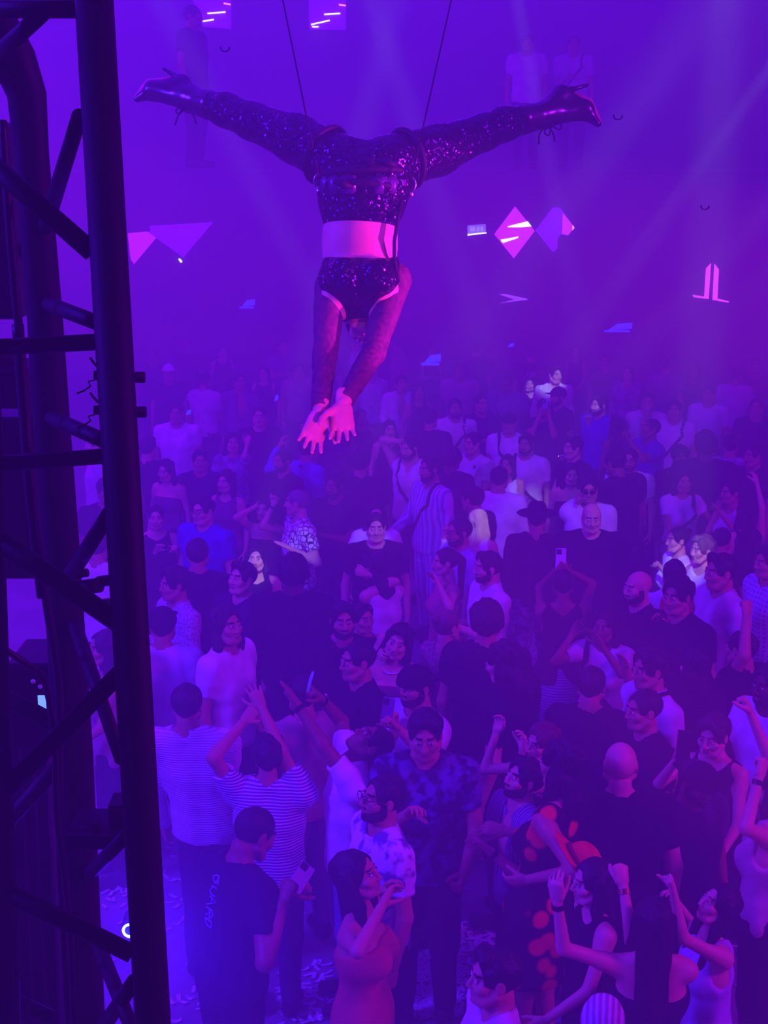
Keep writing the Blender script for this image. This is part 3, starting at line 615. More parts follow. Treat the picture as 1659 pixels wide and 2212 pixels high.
pTX = P(552, 1800, 128, 'm', 'buzz', ('tee', (26, 26, 44)), 'guard in a dark tee lettered GUARD on the back looking down at a phone', H=1.74, pitch=-28, sk='b', R=(612, 1950, -.05), L=(622, 1925, .1), hand=('grip', 'grip'), lean=(0, .1))
P(824, 1726, -66, 'm', 'short', ('tee', FLOW), 'bearded man with glasses in a white flower-print shirt', H=1.7, pitch=12, beard=1, acc=('glasses',), sk='t')
P(919, 1588, -4, 'm', 'crop', ('tee', FLOD), 'smiling man in a dark leaf-print shirt looking down', H=1.8, pitch=-10, R=(880, 1760, -.25), L='bent', hand=('relaxed', 'grip'), sk='t')
P(772, 1890, 74, 'f', 'long', ('dress', (196, 96, 84)), 'long-haired woman in a strapless coral dress with hands at her mouth', H=1.68, pitch=16, R=(826, 1955, -.1), L=(822, 1930, .12), legs=('dress', 0), sk='t')
pBM = P(1128, 1684, -66, 'm', 'curly', ('open', STRB), 'bearded curly-haired man with striped shirt open over a bare chest', H=1.56, pitch=20, beard=1, sk='p', R='bent', L=(1058, 1838, -.1), hand=('relaxed', 'relaxed'), acc=('bangleL',), lean=(0, .05))
pDT = P(1212, 1650, -128, 'f', 'mid', ('dress', DOTS, 'crew'), 'woman in a black dress with red flower spots leaning on the bearded man', H=1.8, lean=(.08, -.1), sk='t', L=(1140, 1900, -.05), R='clasp', hand=('relaxed', 'relaxed'), legs=('dress', 0), acc=('necklace',))
P(1170, 1606, -60, 'f', 'wavy', ('tube', DRK), 'red-haired woman behind the bearded man with both arms lifted', H=1.72, hc=(96, 50, 40), R=(1072, 1582, .05, 1110, 1660), L=(1128, 1622, -.1, 1148, 1680), hand=('claw', 'claw'), acc=('bangleL',), sk='p')
P(1340, 1652, 176, 'm', 'bald', ('tee', DRK), 'bald man from behind in a black tee', H=1.8, broad=1.1, sk='p')
P(1506, 1692, 30, 'm', 'short', ('tee', (66, 60, 84)), 'man in a black cap and dark shirt below the curly-haired woman', H=1.72, pitch=-12, acc=(('cap_back', DRK),), sk='b', beard=1)
pCW = P(1540, 1590, -40, 'f', 'curly', ('tank', DRK), 'curly-haired woman with a bead necklace looking at the phone in her hand', H=1.66, pitch=-8, R=(1462, 1640, -.3), L='bent', hand=('grip', 'relaxed'), acc=('necklace',), sk='p', hc=(60, 44, 40))
P(1660, 1480, -60, 'm', 'short', ('tee', WH), 'man in a white tee cut by the edge above the beige top', H=1.76, sk='d', R='bent', L='bent', beard=1)
pBG = P(1668, 1690, -120, 'f', 'long', ('tank', (206, 180, 170)), 'woman in a beige top holding up a drinking glass at the edge', H=1.62, R='up', L=(1640, 1680, -.15, 1640, 1800), hand=('grip', 'grip'), acc=('bangleL',), sk='p')
P(1412, 1990, 172, 'f', 'long', ('tube', (40, 30, 50)), 'woman from behind with long black hair and both bare arms raised', H=1.6, L=(1204, 1946, -.12, 1216, 2050), R=(1346, 1912, .12, 1352, 2040), hand=('fist', 'relaxed'), acc=(('bangleR', M_gold), ('bangleL', M_black)), sk='p')
P(1278, 1905, -78, 'f', 'long', ('tank', DRK), 'woman in profile behind the raised arms with one hand up', H=1.62, R=(1296, 1935, .1), L='bent', hand=('point', 'relaxed'), sk='p')
P(1552, 1955, -78, 'f', 'long', ('tank', (190, 176, 220)), 'dark-haired woman in a lilac tank looking up with arms raised', H=1.6, pitch=26, L=(1455, 1930, -.1, 1488, 2075), R=(1462, 1950, .15), hand=('claw', 'fist'), sk='p')
P(1066, 2112, -80, 'm', 'quiff', ('tee', (216, 188, 210)), 'man in a pale pink shirt in profile at the lower edge', H=1.62, sk='t', pitch=4)
P(1302, 2215, 170, 'f', 'short', ('tank', DRK), 'person wearing a pale ribbed hat at the lower edge', H=1.5, acc=(('beanie', pattern('ribbed_hat', (206, 176, 206), (150, 120, 160), 'X', 14)),), sk='p')
# second band
P(375, 1262, -58, 'm', 'curly', ('long', FUZZ), 'curly-haired man in a fuzzy light sweater near the tower', H=1.74, sk='t')
P(352, 1352, 178, 'm', 'short', ('tee', OFF), 'person from behind in a black cap and pale tee hugging the tower edge', H=1.8, acc=(('cap', DRK),), legs=('trousers', DEN))
P(428, 1196, 178, 'm', 'short', ('tee', DRK), 'dark figure from behind with black tee beyond the curly-haired man', H=1.8, R='bent')
P(522, 1250, -40, 'm', 'quiff', ('tee', NVY), 'young man in a navy tee peering past the long-haired man', H=1.76, pitch=10, sk='p')
P(553, 1206, 0, 'f', 'long', ('tank', DRK), 'long-haired woman with a brightly lit face and bare shoulders', H=1.62, sk='p', pitch=4)
P(634, 1238, 176, 'm', 'afro', ('long', DRK), 'broad person from behind all in black below the leaf-print shirt', H=1.84, broad=1.08, sk='d')
P(640, 1086, -70, 'm', 'buzz', ('tee', FLOR), 'grey-haired man in a black and white leaf-print shirt', H=1.76, hc=GRY, sk='p', yaw=-30, L=(628, 1186, -.1, 668, 1190), hand=('relaxed', 'flat'), acc=('chain',), legs=('trousers', (90, 88, 104)))
P(722, 1050, -30, 'm', 'short', ('tee', DRK), 'dark-shirted bearded man behind the leaf-print shirt', H=1.74, beard=1, sk='b', L='clasp', R='clasp')
P(740, 1340, 12, 'm', 'crop', ('tee', DRK), 'bearded man in a black tee facing forward beside two women', H=1.74, beard=1, sk='t')
P(783, 1336, 36, 'f', 'pony', ('tank', DRK), 'woman with a ponytail glancing sideways behind the tilted head', H=1.62, sk='t', acc=(('headband', (60, 50, 60)),))
P(860, 1386, -12, 'f', 'mid', ('tube', (130, 60, 90)), 'bare-shouldered woman tilting her head with sunglasses on her hair', H=1.68, roll=-16, acc=('shades_up', 'necklace'), R=(822, 1405, -.05), hand=('relaxed', 'relaxed'), sk='p')
P(770, 1428, -60, 'm', 'short', ('tee', DRK), 'man in a black tee in front of the tilted-head woman', H=1.76, broad=1.05, sk='t')
P(968, 1352, 128, 'f', 'bun', ('long', LACE), 'woman with braided hair in a sheer lace top seen from behind', H=1.68, hc=(120, 84, 80), sk='p')
P(1052, 1342, 168, 'm', 'afro', ('tee', DRK), 'big-haired person in black with glinting sunglasses pushed up', H=1.76, acc=('shades_up',), sk='t')
P(1086, 1430, -118, 'm', 'mid', ('tee', DRK), 'broad dark-haired man in black with bare neck below the big hair', H=1.82, broad=1.14, sk='p', pitch=-14)
pCM = P(899, 1484, -52, 'm', 'short', ('tee', OFF), 'man in a backward cap filming upwards in a pale tee', H=1.72, acc=(('cap_back', DRK),), R=(850, 1568, -.2), L=(862, 1576, -.3), hand=('grip', 'grip'), sk='t', pitch=6, beard=1)
P(812, 1140, 2, 'm', 'short', ('tee', DRK), 'stern clean-shaven man in a black tee facing forward', H=1.76, sk='p')
P(812, 1112, 4, 'f', 'mid', ('puff', WH), 'woman with white frilled straps behind the stern man', H=1.7, sk='p')
pWT = P(822, 1226, -150, 'f', 'mid', ('tank', WH), 'woman in a white tank filming with raised bare arms', H=1.66, L=(792, 1240, .0, 870, 1300), R=(800, 1252, .1), hand=('grip', 'grip'), acc=(('headband', (90, 76, 90)),), sk='p')
P(960, 1214, -78, 'f', 'pony', ('tank', (200, 120, 130)), 'woman in profile clapping her hands near her chin', H=1.68, L=(948, 1262, -.1), R=(946, 1258, .08), hand=('flat', 'flat'), sk='p')
P(1052, 1226, -72, 'm', 'crop', ('tee', WH), 'man in a white tee in profile beside the clapping woman', H=1.74, L='clasp', R='clasp', beard=1, sk='p')
pPT = P(990, 1150, -62, 'm', 'short', ('tee', LAV), 'bearded man with glasses and a white patch on his lilac tee', H=1.76, beard=1, acc=('glasses',), sk='t', broad=1.05)
P(1034, 1126, 150, 'f', 'long', ('tank', WH), 'woman with long shining blonde hair seen from behind', H=1.66, hc=BLD, L=(960, 1162, .05, 972, 1200), hand=('relaxed', 'open'), acc=(('bangleL', M_wht),), sk='p')
P(1020, 1078, -130, 'm', 'short', ('tee', DRK), 'man in a black tee embracing the blonde woman', H=1.78, sk='t', broad=1.05)
P(1079, 1034, 166, 'm', 'short', ('long', WH), 'dark-haired man from behind in a long white shirt', H=1.78, sk='t', legs=('trousers', DEN))
P(1160, 1120, 170, 'm', 'short', ('long', DRK), 'person from behind in a black wide-brimmed hat', H=1.72, acc=(('cowboy', DRK),), legs=('trousers', pattern('crumpled_silver_cloth', (150, 146, 190), (90, 86, 130), 'blotch', 22)))
P(1096, 1004, -28, 'f', 'long', ('tank', WH), 'woman with straight black hair and a white strappy top', H=1.62, L=(1096, 1092, -.15), R='clasp', sk='t')
P(1136, 960, -24, 'm', 'short', ('tee', WH), 'goateed man in a bright white tee with a black chest strap', H=1.78, acc=('strap', 'shades_up'), beard=1, sk='t', L='down')
pFL = P(1020, 958, -46, 'm', 'short', ('tee', OFF), 'man in a pale open-necked shirt holding up a patterned phone', H=1.76, R=(1022, 1030, -.2), L='bent', hand=('grip', 'relaxed'), sk='t')
P(977, 992, 150, 'm', 'afro', ('tee', DRK), 'dark round-haired person behind the striped shirt man', H=1.72, sk='d')
P(928, 1014, -58, 'm', 'short', ('long', STRV, 1), 'bearded man in a vertical-striped shirt and pale trousers', H=1.86, beard=1, acc=('strap_l',), legs=('trousers', STRV), sk='t', R='bent')
P(884, 968, -40, 'm', 'short', ('tank', WH), 'man in a white vest with a thick diagonal strap scratching his head', H=1.84, pitch=-10, R='head', acc=('strap', ), beard=1, broad=1.12, sk='p', L='hang')
P(983, 882, 4, 'm', 'short', ('tee', WH), 'man in a white tee with a narrow strap facing forward in the haze', H=1.8, acc=('strap_l',), beard=1, sk='t')
P(1100, 914, -16, 'm', 'short', ('tee', WH), 'man in a dark cap and white tee with a cord strap', H=1.76, acc=(('cap_back', DRK), 'strap'), sk='t')
P(1096, 824, -36, 'm', 'buzz', ('tee', GRYC), 'tall dark-skinned man in a grey tee with a chest strap', H=1.9, acc=('strap',), sk='d', broad=1.1)
P(1142, 830, 6, 'f', 'mid', ('tank', (60, 50, 70)), 'smiling woman with a lit face among the far dancers', H=1.66, sk='p', roll=6)
P(1199, 810, 14, 'm', 'quiff', ('openlong', WH), 'moustached man in an open white shirt under the spotlight', H=1.84, sk='p', yaw=14)
P(1204, 858, -58, 'm', 'buzz', ('tee', DRK), 'man in a black cap and black tee with lit neck', H=1.8, acc=(('cap', DRK),), beard=1, sk='p')
pPH = P(1174, 882, 2, 'm', 'short', ('tee', DRK), 'man in a black tee hiding his face behind a phone', H=1.74, R=(1166, 898, -.25), L=(1186, 898, -.25), hand=('grip', 'grip'), sk='t')
P(1293, 876, -52, 'm', 'curly', ('polo', (30, 60, 220)), 'man in a bright blue polo shirt with hand to his mouth', H=1.82, R=(1272, 915, -.15), L='hang', hand=('fist', 'relaxed'), beard=1, sk='p', broad=1.08)
pCG = P(1237, 968, -60, 'm', 'quiff', ('tee', DRK), 'man in a dark tee smoking a cigarette', H=1.76, R=(1212, 1010, -.05), hand=('relaxed', 'relaxed'), sk='p')
P(1234, 1024, 0, 'f', 'long', ('tube', DRK), 'woman with very long dark hair and bare shoulders below the smoker', H=1.66, sk='p', pitch=-8)
P(1327, 1000, -140, 'm', 'short', ('polo', DRK), 'very broad man in a black polo turned away', H=1.9, broad=1.3, sk='b', pitch=-12)
P(1360, 994, -20, 'm', 'short', ('tee', WH), 'man with glasses in a white tee behind the broad black polo', H=1.72, acc=('glasses',), sk='t', beard=1)
P(1272, 1060, -8, 'm', 'short', ('tee', WH), 'man in sunglasses and white tee with a hand at his ear', H=1.74, acc=('shades',), R=(1250, 1080, -.05), sk='t')
P(1278, 1119, -4, 'm', 'bald', ('long', DRK), 'bald man in a black shirt staring forward', H=1.8, broad=1.15, pitch=-6, sk='p')
pWP = P(1216, 1262, 178, 'f', 'short', ('tank', DRK), 'person in a dark vest holding a white phone high overhead', H=1.7, R=(1226, 1232, .05, 1262, 1310), L=(1203, 1232, .05, 1172, 1310), hand=('grip', 'grip'), sk='b', legs=('skirt', pattern('pale_net', (166, 158, 196), (110, 102, 146), 'Z', 15)))
P(1376, 1270, -62, 'm', 'bald', ('tee', DRK), 'bald bearded man in a black tee in profile', H=1.76, beard=1, sk='p')
pRH = P(1456, 1242, 172, 'm', 'short', ('tee', WH), 'person from behind with a red hat hanging at the neck', H=1.74, sk='t')
P(1463, 1288, -48, 'm', 'curly', ('tee', DRK), 'moustached curly-haired man in black wearing a steel watch', H=1.78, R=(1438, 1352, -.1, 1490, 1412), hand=('relaxed', 'relaxed'), acc=('watchR',), sk='t')
P(1555, 1236, -72, 'm', 'quiff', ('polo', OFF), 'man in a pale polo shirt in profile with dark swept hair', H=1.84, sk='t')
P(1658, 1215, -70, 'm', 'short', ('tee', PLAID), 'person in a blue plaid shirt at the far edge', H=1.78, sk='t')
P(1462, 1166, -74, 'f', 'bun', ('tee', WH), 'woman with pinned-up hair in a bright white top and necklace', H=1.66, L=(1432, 1232, -.1), hand=('relaxed', 'grip'), acc=('necklace',), sk='p')
P(1516, 1188, -64, 'f', 'curly', ('tank', WH), 'curly-haired woman in a white vest behind the necklace wearer', H=1.7, hc=(120, 92, 84), sk='p')
pFW = P(1306, 1352, -30, 'f', 'mid', ('tee', OFF), 'woman in a white tee with a dark strap covering her face with a hand', H=1.66, R=(1236, 1372, -.05, 1250, 1430), L=(1300, 1395, -.25), hand=('flat', 'flat'), acc=('strap',), sk='b')
P(1402, 1446, -68, 'm', 'curly', ('tee', OFF), 'man in a pale tee with a dark shoulder strap in profile', H=1.76, acc=('strap_l',), sk='t', R=(1350, 1440, .1), hand=('flat', 'relaxed'))
P(1388, 1534, -70, 'm', 'short', ('tee', DRK), 'dark-haired man in a black tee in profile with large ear', H=1.74, sk='t')
P(1278, 1480, 160, 'm', 'short', ('tee', DRK), 'dark-haired man in black turned away with clasped hands', H=1.74, sk='t', R='clasp', L='clasp')
P(1475, 1040, 10, 'f', 'mid', ('puff', WH), 'woman in a white puff-sleeve top with a thin strap', H=1.68, acc=('strap_l',), L=(1548, 1112, -.15), R='front', sk='t')
pFS = P(1578, 1064, -66, 'f', 'bun', ('tank', OFF), 'woman in a pale vest tapping a phone in profile', H=1.7, R=(1550, 1100, -.1), L=(1552, 1104, -.2), hand=('grip', 'point'), sk='t')
# hazy rows
P(337, 1118, 6, 'f', 'bun', ('tank', DRK), 'smiling woman beside the tower with both hands raised', H=1.64, R=(338, 1190, -.1), L=(384, 1190, -.2), hand=('relaxed', 'point'), sk='p')
P(438, 1104, -34, 'm', 'short', ('tee', BLU), 'man with glasses in a deep blue tee', H=1.78, acc=('glasses',), sk='p', broad=1.1)
P(358, 1016, -24, 'f', 'long', ('tube', (110, 60, 100)), 'long-haired bare-shouldered woman looking down near the tower', H=1.68, pitch=-12, sk='p')
P(381, 893, -4, 'm', 'short', ('tee', WH), 'white-shirted man standing tall in thick haze by the tower', H=1.8, sk='t', broad=1.08)
P(444, 822, 150, 'm', 'short', ('tee', OFF), 'pale-shirted person turned away in thick haze', H=1.8, sk='t', R='clasp')
P(364, 806, 0, 'm', 'short', ('tee', DRK), 'person in a light cap deep in the haze by the tower', H=1.76, acc=(('cap', WH),), sk='t')
P(518, 824, 20, 'm', 'short', ('openlong', GRYC), 'man in an open grey shirt deep in the haze', H=1.78, sk='t')
P(570, 806, -10, 'f', 'mid', ('tank', DRK), 'faint woman in a dark vest deep in the haze', H=1.66, sk='p')
P(645, 800, 20, 'm', 'curly', ('tee', TAN), 'faint curly-haired man in a tan tee under the arms of the acrobat', H=1.76, sk='t')
P(502, 956, 14, 'f', 'wavy', ('puff', PAIS), 'woman in a patterned top waving one hand in the haze', H=1.68, L=(534, 958, -.1, 528, 1010), hand=('relaxed', 'flat'), sk='p')
P(432, 996, 10, 'm', 'short', ('tee', NVY), 'hazy man in a navy tee beside the bare-shouldered woman', H=1.74, sk='t')
P(610, 996, -46, 'm', 'short', ('tee', DRK), 'bearded dark-haired man in black below the reaching hands', H=1.74, beard=1, sk='t')
P(668, 972, 130, 'm', 'short', ('long', (110, 130, 214), 1), 'man in a light blue collared shirt with an arm flung up', H=1.78, L=(604, 965, .1), sk='t')
P(488, 1040, -30, 'f', 'wavy', ('tank', (120, 70, 110)), 'woman with loose wavy hair in the haze behind the blue tee', H=1.66, sk='p', hc=BRN)
pCL = P(572, 1100, -20, 'f', 'mid', ('tube', DRK), 'bare-armed woman holding clasped hands before her face', H=1.68, R=(556, 1092, -.15, 516, 1146), L=(590, 1092, -.15, 590, 1150), hand=('grip', 'grip'), acc=('bangleL',), sk='p', hc=BRN)
P(803, 800, 30, 'm', 'short', ('tee', OFF), 'pale-shirted man in thick haze beside the acrobat', H=1.8, sk='t')
P(868, 828, 6, 'm', 'short', ('openlong', WH), 'person in an open white jacket in thick haze', H=1.78, sk='t', R='bent')
P(904, 846, 20, 'f', 'long', ('tank', DRK), 'hazy long-haired woman in front of the white jacket', H=1.66, sk='t')
P(841, 928, 12, 'f', 'mid', ('tank', DRK), 'hazy woman in profile left of the scratching man', H=1.66, sk='p')
P(993, 800, -10, 'm', 'crop', ('tee', TAN), 'hazy man in a tan tee behind the white tee', H=1.84, sk='b', broad=1.05)
P(1356, 806, -20, 'f', 'long', ('long', PAIS), 'hazy woman resting her chin on a hand', H=1.68, L='chin', sk='p')
P(1398, 868, -12, 'm', 'short', ('openlong', WH), 'man in a white shirt raising a hand in front of his face', H=1.78, R=(1396, 878, -.25), hand=('claw', 'relaxed'), sk='p')
P(1457, 886, -16, 'm', 'short', ('tee', WH), 'man in a white tee with a sling strap behind the blue tee', H=1.8, acc=('strap_l',), sk='t')
pBT = P(1405, 926, -72, 'm', 'buzz', ('tee', (60, 80, 190)), 'short-haired man in a blue tee looking up with a phone', H=1.8, pitch=14, L=(1358, 950, -.15), R=(1356, 944, .05), hand=('grip', 'grip'), sk='b', broad=1.08)
P(1532, 852, -30, 'm', 'short', ('tee', WH), 'white-shirted man in the haze beside the dark wall', H=1.8, sk='t')
P(1578, 962, 160, 'm', 'short', ('tee', PAIS), 'person from behind in a grey patterned shirt', H=1.78, sk='t')
P(1626, 985, -60, 'm', 'short', ('tee', DRK), 'man in black in profile near the edge', H=1.78, sk='t')
P(1470, 988, 0, 'm', 'curly', ('tee', DRK), 'dark-shirted man behind the puff-sleeve top', H=1.74, sk='b')
P(1524, 962, 170, 'm', 'afro', ('tee', DRK), 'tall dark figure from behind with full round hair', H=1.86, broad=1.1, sk='d')
P(1634, 880, -20, 'm', 'short', ('tee', DRK), 'hazy man in a dark tee far back near the edge', H=1.8, sk='t')
P(1560, 1166, 150, 'm', 'short', ('tee', DRK), 'dark-haired person from behind between curls and plaid', H=1.7, sk='t')
P(1610, 1110, -160, 'f', 'long', ('tank', DRK), 'long-haired woman turned away beside the phone tapper', H=1.66, sk='p', R='up')
P(1500, 1440, -150, 'f', 'mid', ('tee', DRK), 'dark-haired woman in black behind the curly necklace wearer', H=1.66, sk='p')
P(1600, 1400, -140, 'm', 'short', ('tee', DRK), 'dark-shirted man turned away holding a phone up', H=1.74, L=(1612, 1330, -.1), sk='t', hand=('relaxed', 'grip'))
pIV = P(1148, 764, 176, 'm', 'short', ('tee', DRK), 'person from behind with pale letters across the shoulders in the haze', H=1.84)
# far rows half lost in the haze
far = [(700, 760, 'm', DRK), (770, 744, 'm', OFF), (930, 762, 'f', DRK), (1030, 752, 'm', DRK), (1245, 760, 'f', DRK), (1310, 782, 'm', DRK), (1440, 790, 'm', GRYC), (1500, 800, 'f', DRK), (1590, 812, 'm', OFF), (405, 742, 'm', DRK), (480, 760, 'f', DRK), (610, 748, 'm', GRYC), (860, 748, 'm', TAN), (330, 770, 'm', DRK), (560, 900, 'm', DRK), (720, 880, 'm', NVY), (780, 900, 'f', DRK), (930, 905, 'm', DRK), (1330, 920, 'f', DRK), (1040, 872, 'm', NVY), (1630, 790, 'm', DRK), (690, 830, 'f', GRYC), (320, 968, 'm', DRK), (780, 1000, 'm', DRK), (270, 1010, 'f', TAN), (230, 1060, 'm', DRK), (205, 960, 'm', OFF), (225, 1400, 'f', TAN), (215, 1180, 'm', WH), (265, 1340, 'm', WH)]
cn = {DRK: 'dark', OFF: 'pale', NVY: 'navy', GRYC: 'grey', TAN: 'tan', WH: 'white'}
hs_ = {'m': ['short', 'crop', 'curly', 'buzz'], 'f': ['long', 'mid', 'pony', 'wavy']}
where = ['under the reaching arms', 'below the acrobat', 'beyond the open white jacket', 'behind the hazy tan tee', 'past the open white shirt', 'past the blue polo', 'behind the raised hand', 'behind the sling strap', 'before the dark wall', 'beyond the light cap', 'between two hazy heads', 'far behind the faint curly head', 'far behind the open jacket', 'against the steel tower', 'behind the waving woman', 'behind the reaching hands', 'under the acrobat hands', 'behind the scratching man', 'between blue polo and blue tee', 'behind the cord strap', 'in the farthest corner', 'behind the hanging arms', 'between tower and navy tee', 'behind the bearded man in black', 'seen through the tower lattice', 'deep in the tower lattice', 'high in the tower lattice', 'smiling inside the tower lattice', 'half hidden by a tower brace', 'low behind the tower lattice']
for i, (x, y, sx_, c) in enumerate(far):
    cname = cn.get(c, 'patterned') if not isinstance(c, bpy.types.Material) else 'patterned'
    P(x, y, rnd.choice([-70, -30, 0, 20, 160, -150]), sx_, rnd.choice(hs_[sx_]), ('tee' if sx_ == 'm' else 'tank', c), '%s in a %s %s %s' % ('man' if sx_ == 'm' else 'woman', cname, 'tee' if sx_ == 'm' else 'top', where[i]), H=(1.77 if sx_ == 'm' else 1.66) + rnd.uniform(-.04, .05), sk=rnd.choice('pttb'), R=rnd.choice(['down', 'bent', 'down', 'clasp']), L=rnd.choice(['down', 'bent', 'down']), group='far rows in the haze')
# ---------------------------------------------------------------- steel lighting tower beside the camera
M_truss = noisy(mat('black_painted_steel', (22, 20, 26), .6, .0, spec=.2), 18, (16, 15, 20), .7, .06)
M_rig = noisy(mat('black_rigging_plastic', (20, 19, 24), .5), 25, (14, 14, 18), .6)
tower = empty('lighting_tower', tuple(pt(205, 30, 1.8) * np.array([1, 1, 0]))); tag(tower, 'black steel lattice lighting tower standing close beside the camera', 'lighting tower')
T0 = np.array(tower.location)
def tub(name, pts, wpx, label=None, n=20, bend=True):
    P3 = [pt(*p) for p in pts]; ws = wpx if isinstance(wpx, (list, tuple)) else [wpx] * len(pts)
    mb = MB(); mb.tube([p - T0 for p in P3], [w * p_[2] / FPX / 2 for w, p_ in zip(ws, pts)], n)
    o = mb.build(name, M_truss, tower, True); return o
def pz(x, y, Z): return (x, y, Z)
ZA0, ZA1, ZB0, ZB1 = 1.72, 2.06, 2.05, 2.45
def za(y): return ZA0 + (ZA1 - ZA0) * y / 2212
def zb(y): return ZB0 + (ZB1 - ZB0) * y / 2212
tub('chord', [(200, -60, za(-60)), (329, 2180, za(2180)), (352, 2600, za(2600))], [84, 77, 76])
tub('chord', [(-70, -60, zb(0)), (30, 130, zb(130)), (58, 205, zb(205)), (68, 330, zb(330)), (98, 700, zb(700)), (112, 930, zb(930)), (130, 1180, zb(1180)), (160, 1640, zb(1640)), (173, 1950, zb(1950)), (192, 2400, zb(2400))], [100, 98, 84, 74, 76, 80, 82, 82, 84, 86])
tub('chord', [(-70, -60, 1.75), (-30, 1200, 1.9), (10, 2400, 2.1)], [86, 82, 80])
for a, b, w in (((-40, 20), (200, 20), 38), ((-40, 752), (225, 738), 36), ((-40, 1004), (235, 985), 34)):
    tub('rung', [(a[0], a[1], za(a[1]) + .01), (b[0], b[1], za(b[1]))], w)
for a, b, w, k in (((-40, 335), (200, 545), 44, 'AA'), ((90, 30), (-40, 150), 36, 'AB'), ((172, 250), (95, 500), 34, 'AB'), ((100, 655), (212, 698), 34, 'BA'), ((105, 900), (232, 955), 34, 'BA'), ((236, 1110), (140, 1262), 34, 'AB'),
                   ((-40, 1140), (255, 1345), 44, 'AA'), ((258, 1455), (-40, 1760), 40, 'AA'), ((155, 1330), (262, 1640), 30, 'BA'), ((-40, 1840), (150, 1625), 32, 'BB'), ((-40, 1900), (285, 2060), 40, 'AA'), ((278, 1800), (190, 1890), 30, 'AB'), ((200, 2010), (300, 2260), 32, 'BA'), ((290, 2120), (215, 2230), 34, 'AB'), ((-40, 2130), (110, 2200), 34, 'BB'), ((-40, 1480), (130, 1570), 40, 'BB')):
    f = {'A': za, 'B': zb}; tub('brace', [(a[0], a[1], f[k[0]](a[1])), (b[0], b[1], f[k[1]](b[1]))], w)
# couplers with split pins
for i, (x, y) in enumerate(((300, 815), (303, 890))):
    mb = MB(); c = pt(x + 6, y, za(y)) - T0; mb.tube([c - [.05, 0, 0], c + [.004, 0, 0]], .0075, 14); l = pt(210, y - 4, za(y)) - T0; mb.tube([l + [.04, 0, 0], l - [.004, 0, 0]], .0065, 12)
    o = mb.build('coupler_pin', M_truss, tower, True)
    m2 = MB(); pts = [l + np.array(v) * .001 for v in ((0, 0, 4), (-4, -2, -6), (-12, -2, -8), (-9, -2, -14), (-18, -2, -20), (-28, -2, -24))]; m2.tube(pts, .0014, 6); m2.tube([l + np.array(v) * .001 for v in ((2, 0, 10), (-4, -2, 18), (-8, -2, 24))], .002, 6); m2.build('split_pin', M_metal if False else M_rig, o, True)
mb = MB(); c = pt(215, 1790, 2.28) - T0; mb.box(c - [.045, .05, .012], c + [.045, .05, .012]); mb.tube([c + [0, -.03, .012], c + [0, -.03, .03]], .012, 12); mb.box(c + np.array([.02, -.02, .012]), c + np.array([.045, .03, .05])); mb.build('joint_plate', M_truss, tower)
mb = MB(); c = pt(196, 1270, 2.2) - T0
for dx, dz, r in ((0, 0, 12), (.03, .01, 9), (.012, -.03, 8), (-.02, .02, 7)): mb.tube([c + [dx - .018, 0, dz], c + [dx + .018, -.01, dz + .008]], r * .001, 10)
mb.build('half_coupler', M_truss, tower, True)
def hangs(name, pts, r, label, cat, m=None, group=None):
    mb = MB(); P3 = [pt(*p) for p in pts]; mb.tube(P3, r, 10); o = mb.build(name, m or M_rig, None, True, P3[0]); tag(o, label, cat, group); return o
def spline(pts, n=5):
    out = []; P_ = [np.array(p, float) for p in pts]; P_ = [P_[0]] + P_ + [P_[-1]]
    for i in range(1, len(P_) - 2):
        for k in range(n):
            t = k / n; a, b, c, d = P_[i - 1:i + 3]; out.append(tuple(.5 * (2 * b + (c - a) * t + (2 * a - 5 * b + 4 * c - d) * t * t + (3 * b - a - 3 * c + d) * t ** 3)))
    out.append(tuple(P_[-2])); return out
hangs('power_cable', spline([(5, 260, 2.0), (20, 480, 2.02), (40, 700, 2.05), (60, 900, 2.08), (78, 1120, 2.1), (100, 1300, 2.14), (128, 1500, 2.2), (128, 1800, 2.25), (150, 2250, 2.3)]), .0065, 'black cable running down the inside of the lighting tower', 'cable')
hangs('power_cable', spline([(-10, 1390, 1.98), (50, 1430, 2.0), (95, 1470, 2.05), (118, 1600, 2.1), (122, 1750, 2.12), (140, 1900, 2.15), (152, 2020, 2.2), (160, 2230, 2.22)]), .005, 'thin looping cable tied to the lower half of the tower', 'cable')
hangs('power_cable', spline([(38, 700, 1.95), (52, 880, 1.97), (66, 1060, 1.98), (92, 1290, 2.02)]), .0085, 'thick cable behind the tower rungs above the lowest brace', 'cable')
# loudspeaker and light fixtures hung on the tower
def fixture(name, cx, cy, Z, w, h, d, label, cat, slats=0):
    c = pt(cx, cy, Z); e = empty(name, tuple(c)); tag(e, label, cat); W2, H2 = w * Z / FPX / 2, h * Z / FPX / 2
    mb = MB(); mb.box((-W2, 0, -H2), (W2, d, H2)); ob = mb.build('housing', M_rig, e); bv = ob.modifiers.new('b', 'BEVEL'); bv.width = .008; bv.segments = 2; return e, W2, H2
e, w, h = fixture('loudspeaker', -55, 480, 2.3, 170, 420, .18, 'black loudspeaker box hanging in the upper part of the tower', 'loudspeaker')
mb = MB(); mb.box((-w + .015, -.006, -h + .02), (w - .012, .0, h - .02)); mb.build('grille', pattern('speaker_grille', (30, 30, 36), (8, 8, 10), 'dot', 120, .4), e)
mb = MB(); mb.tube([np.array([w - .02, .03, -h * .3]), np.array([w + .03, .05, -h * .3])], .012, 10); mb.build('bracket', M_rig, e, True)
e, w, h = fixture('moving_head_light', -5, 840, 2.25, 130, 90, .14, 'dark moving head lamp base with rounded yoke behind the tower', 'stage light')
mb = MB(); mb.tube([np.array([-.02, .06, h]), np.array([-.02, .06, h + .035])], .045, 20); mb.build('yoke', M_rig, e, True)
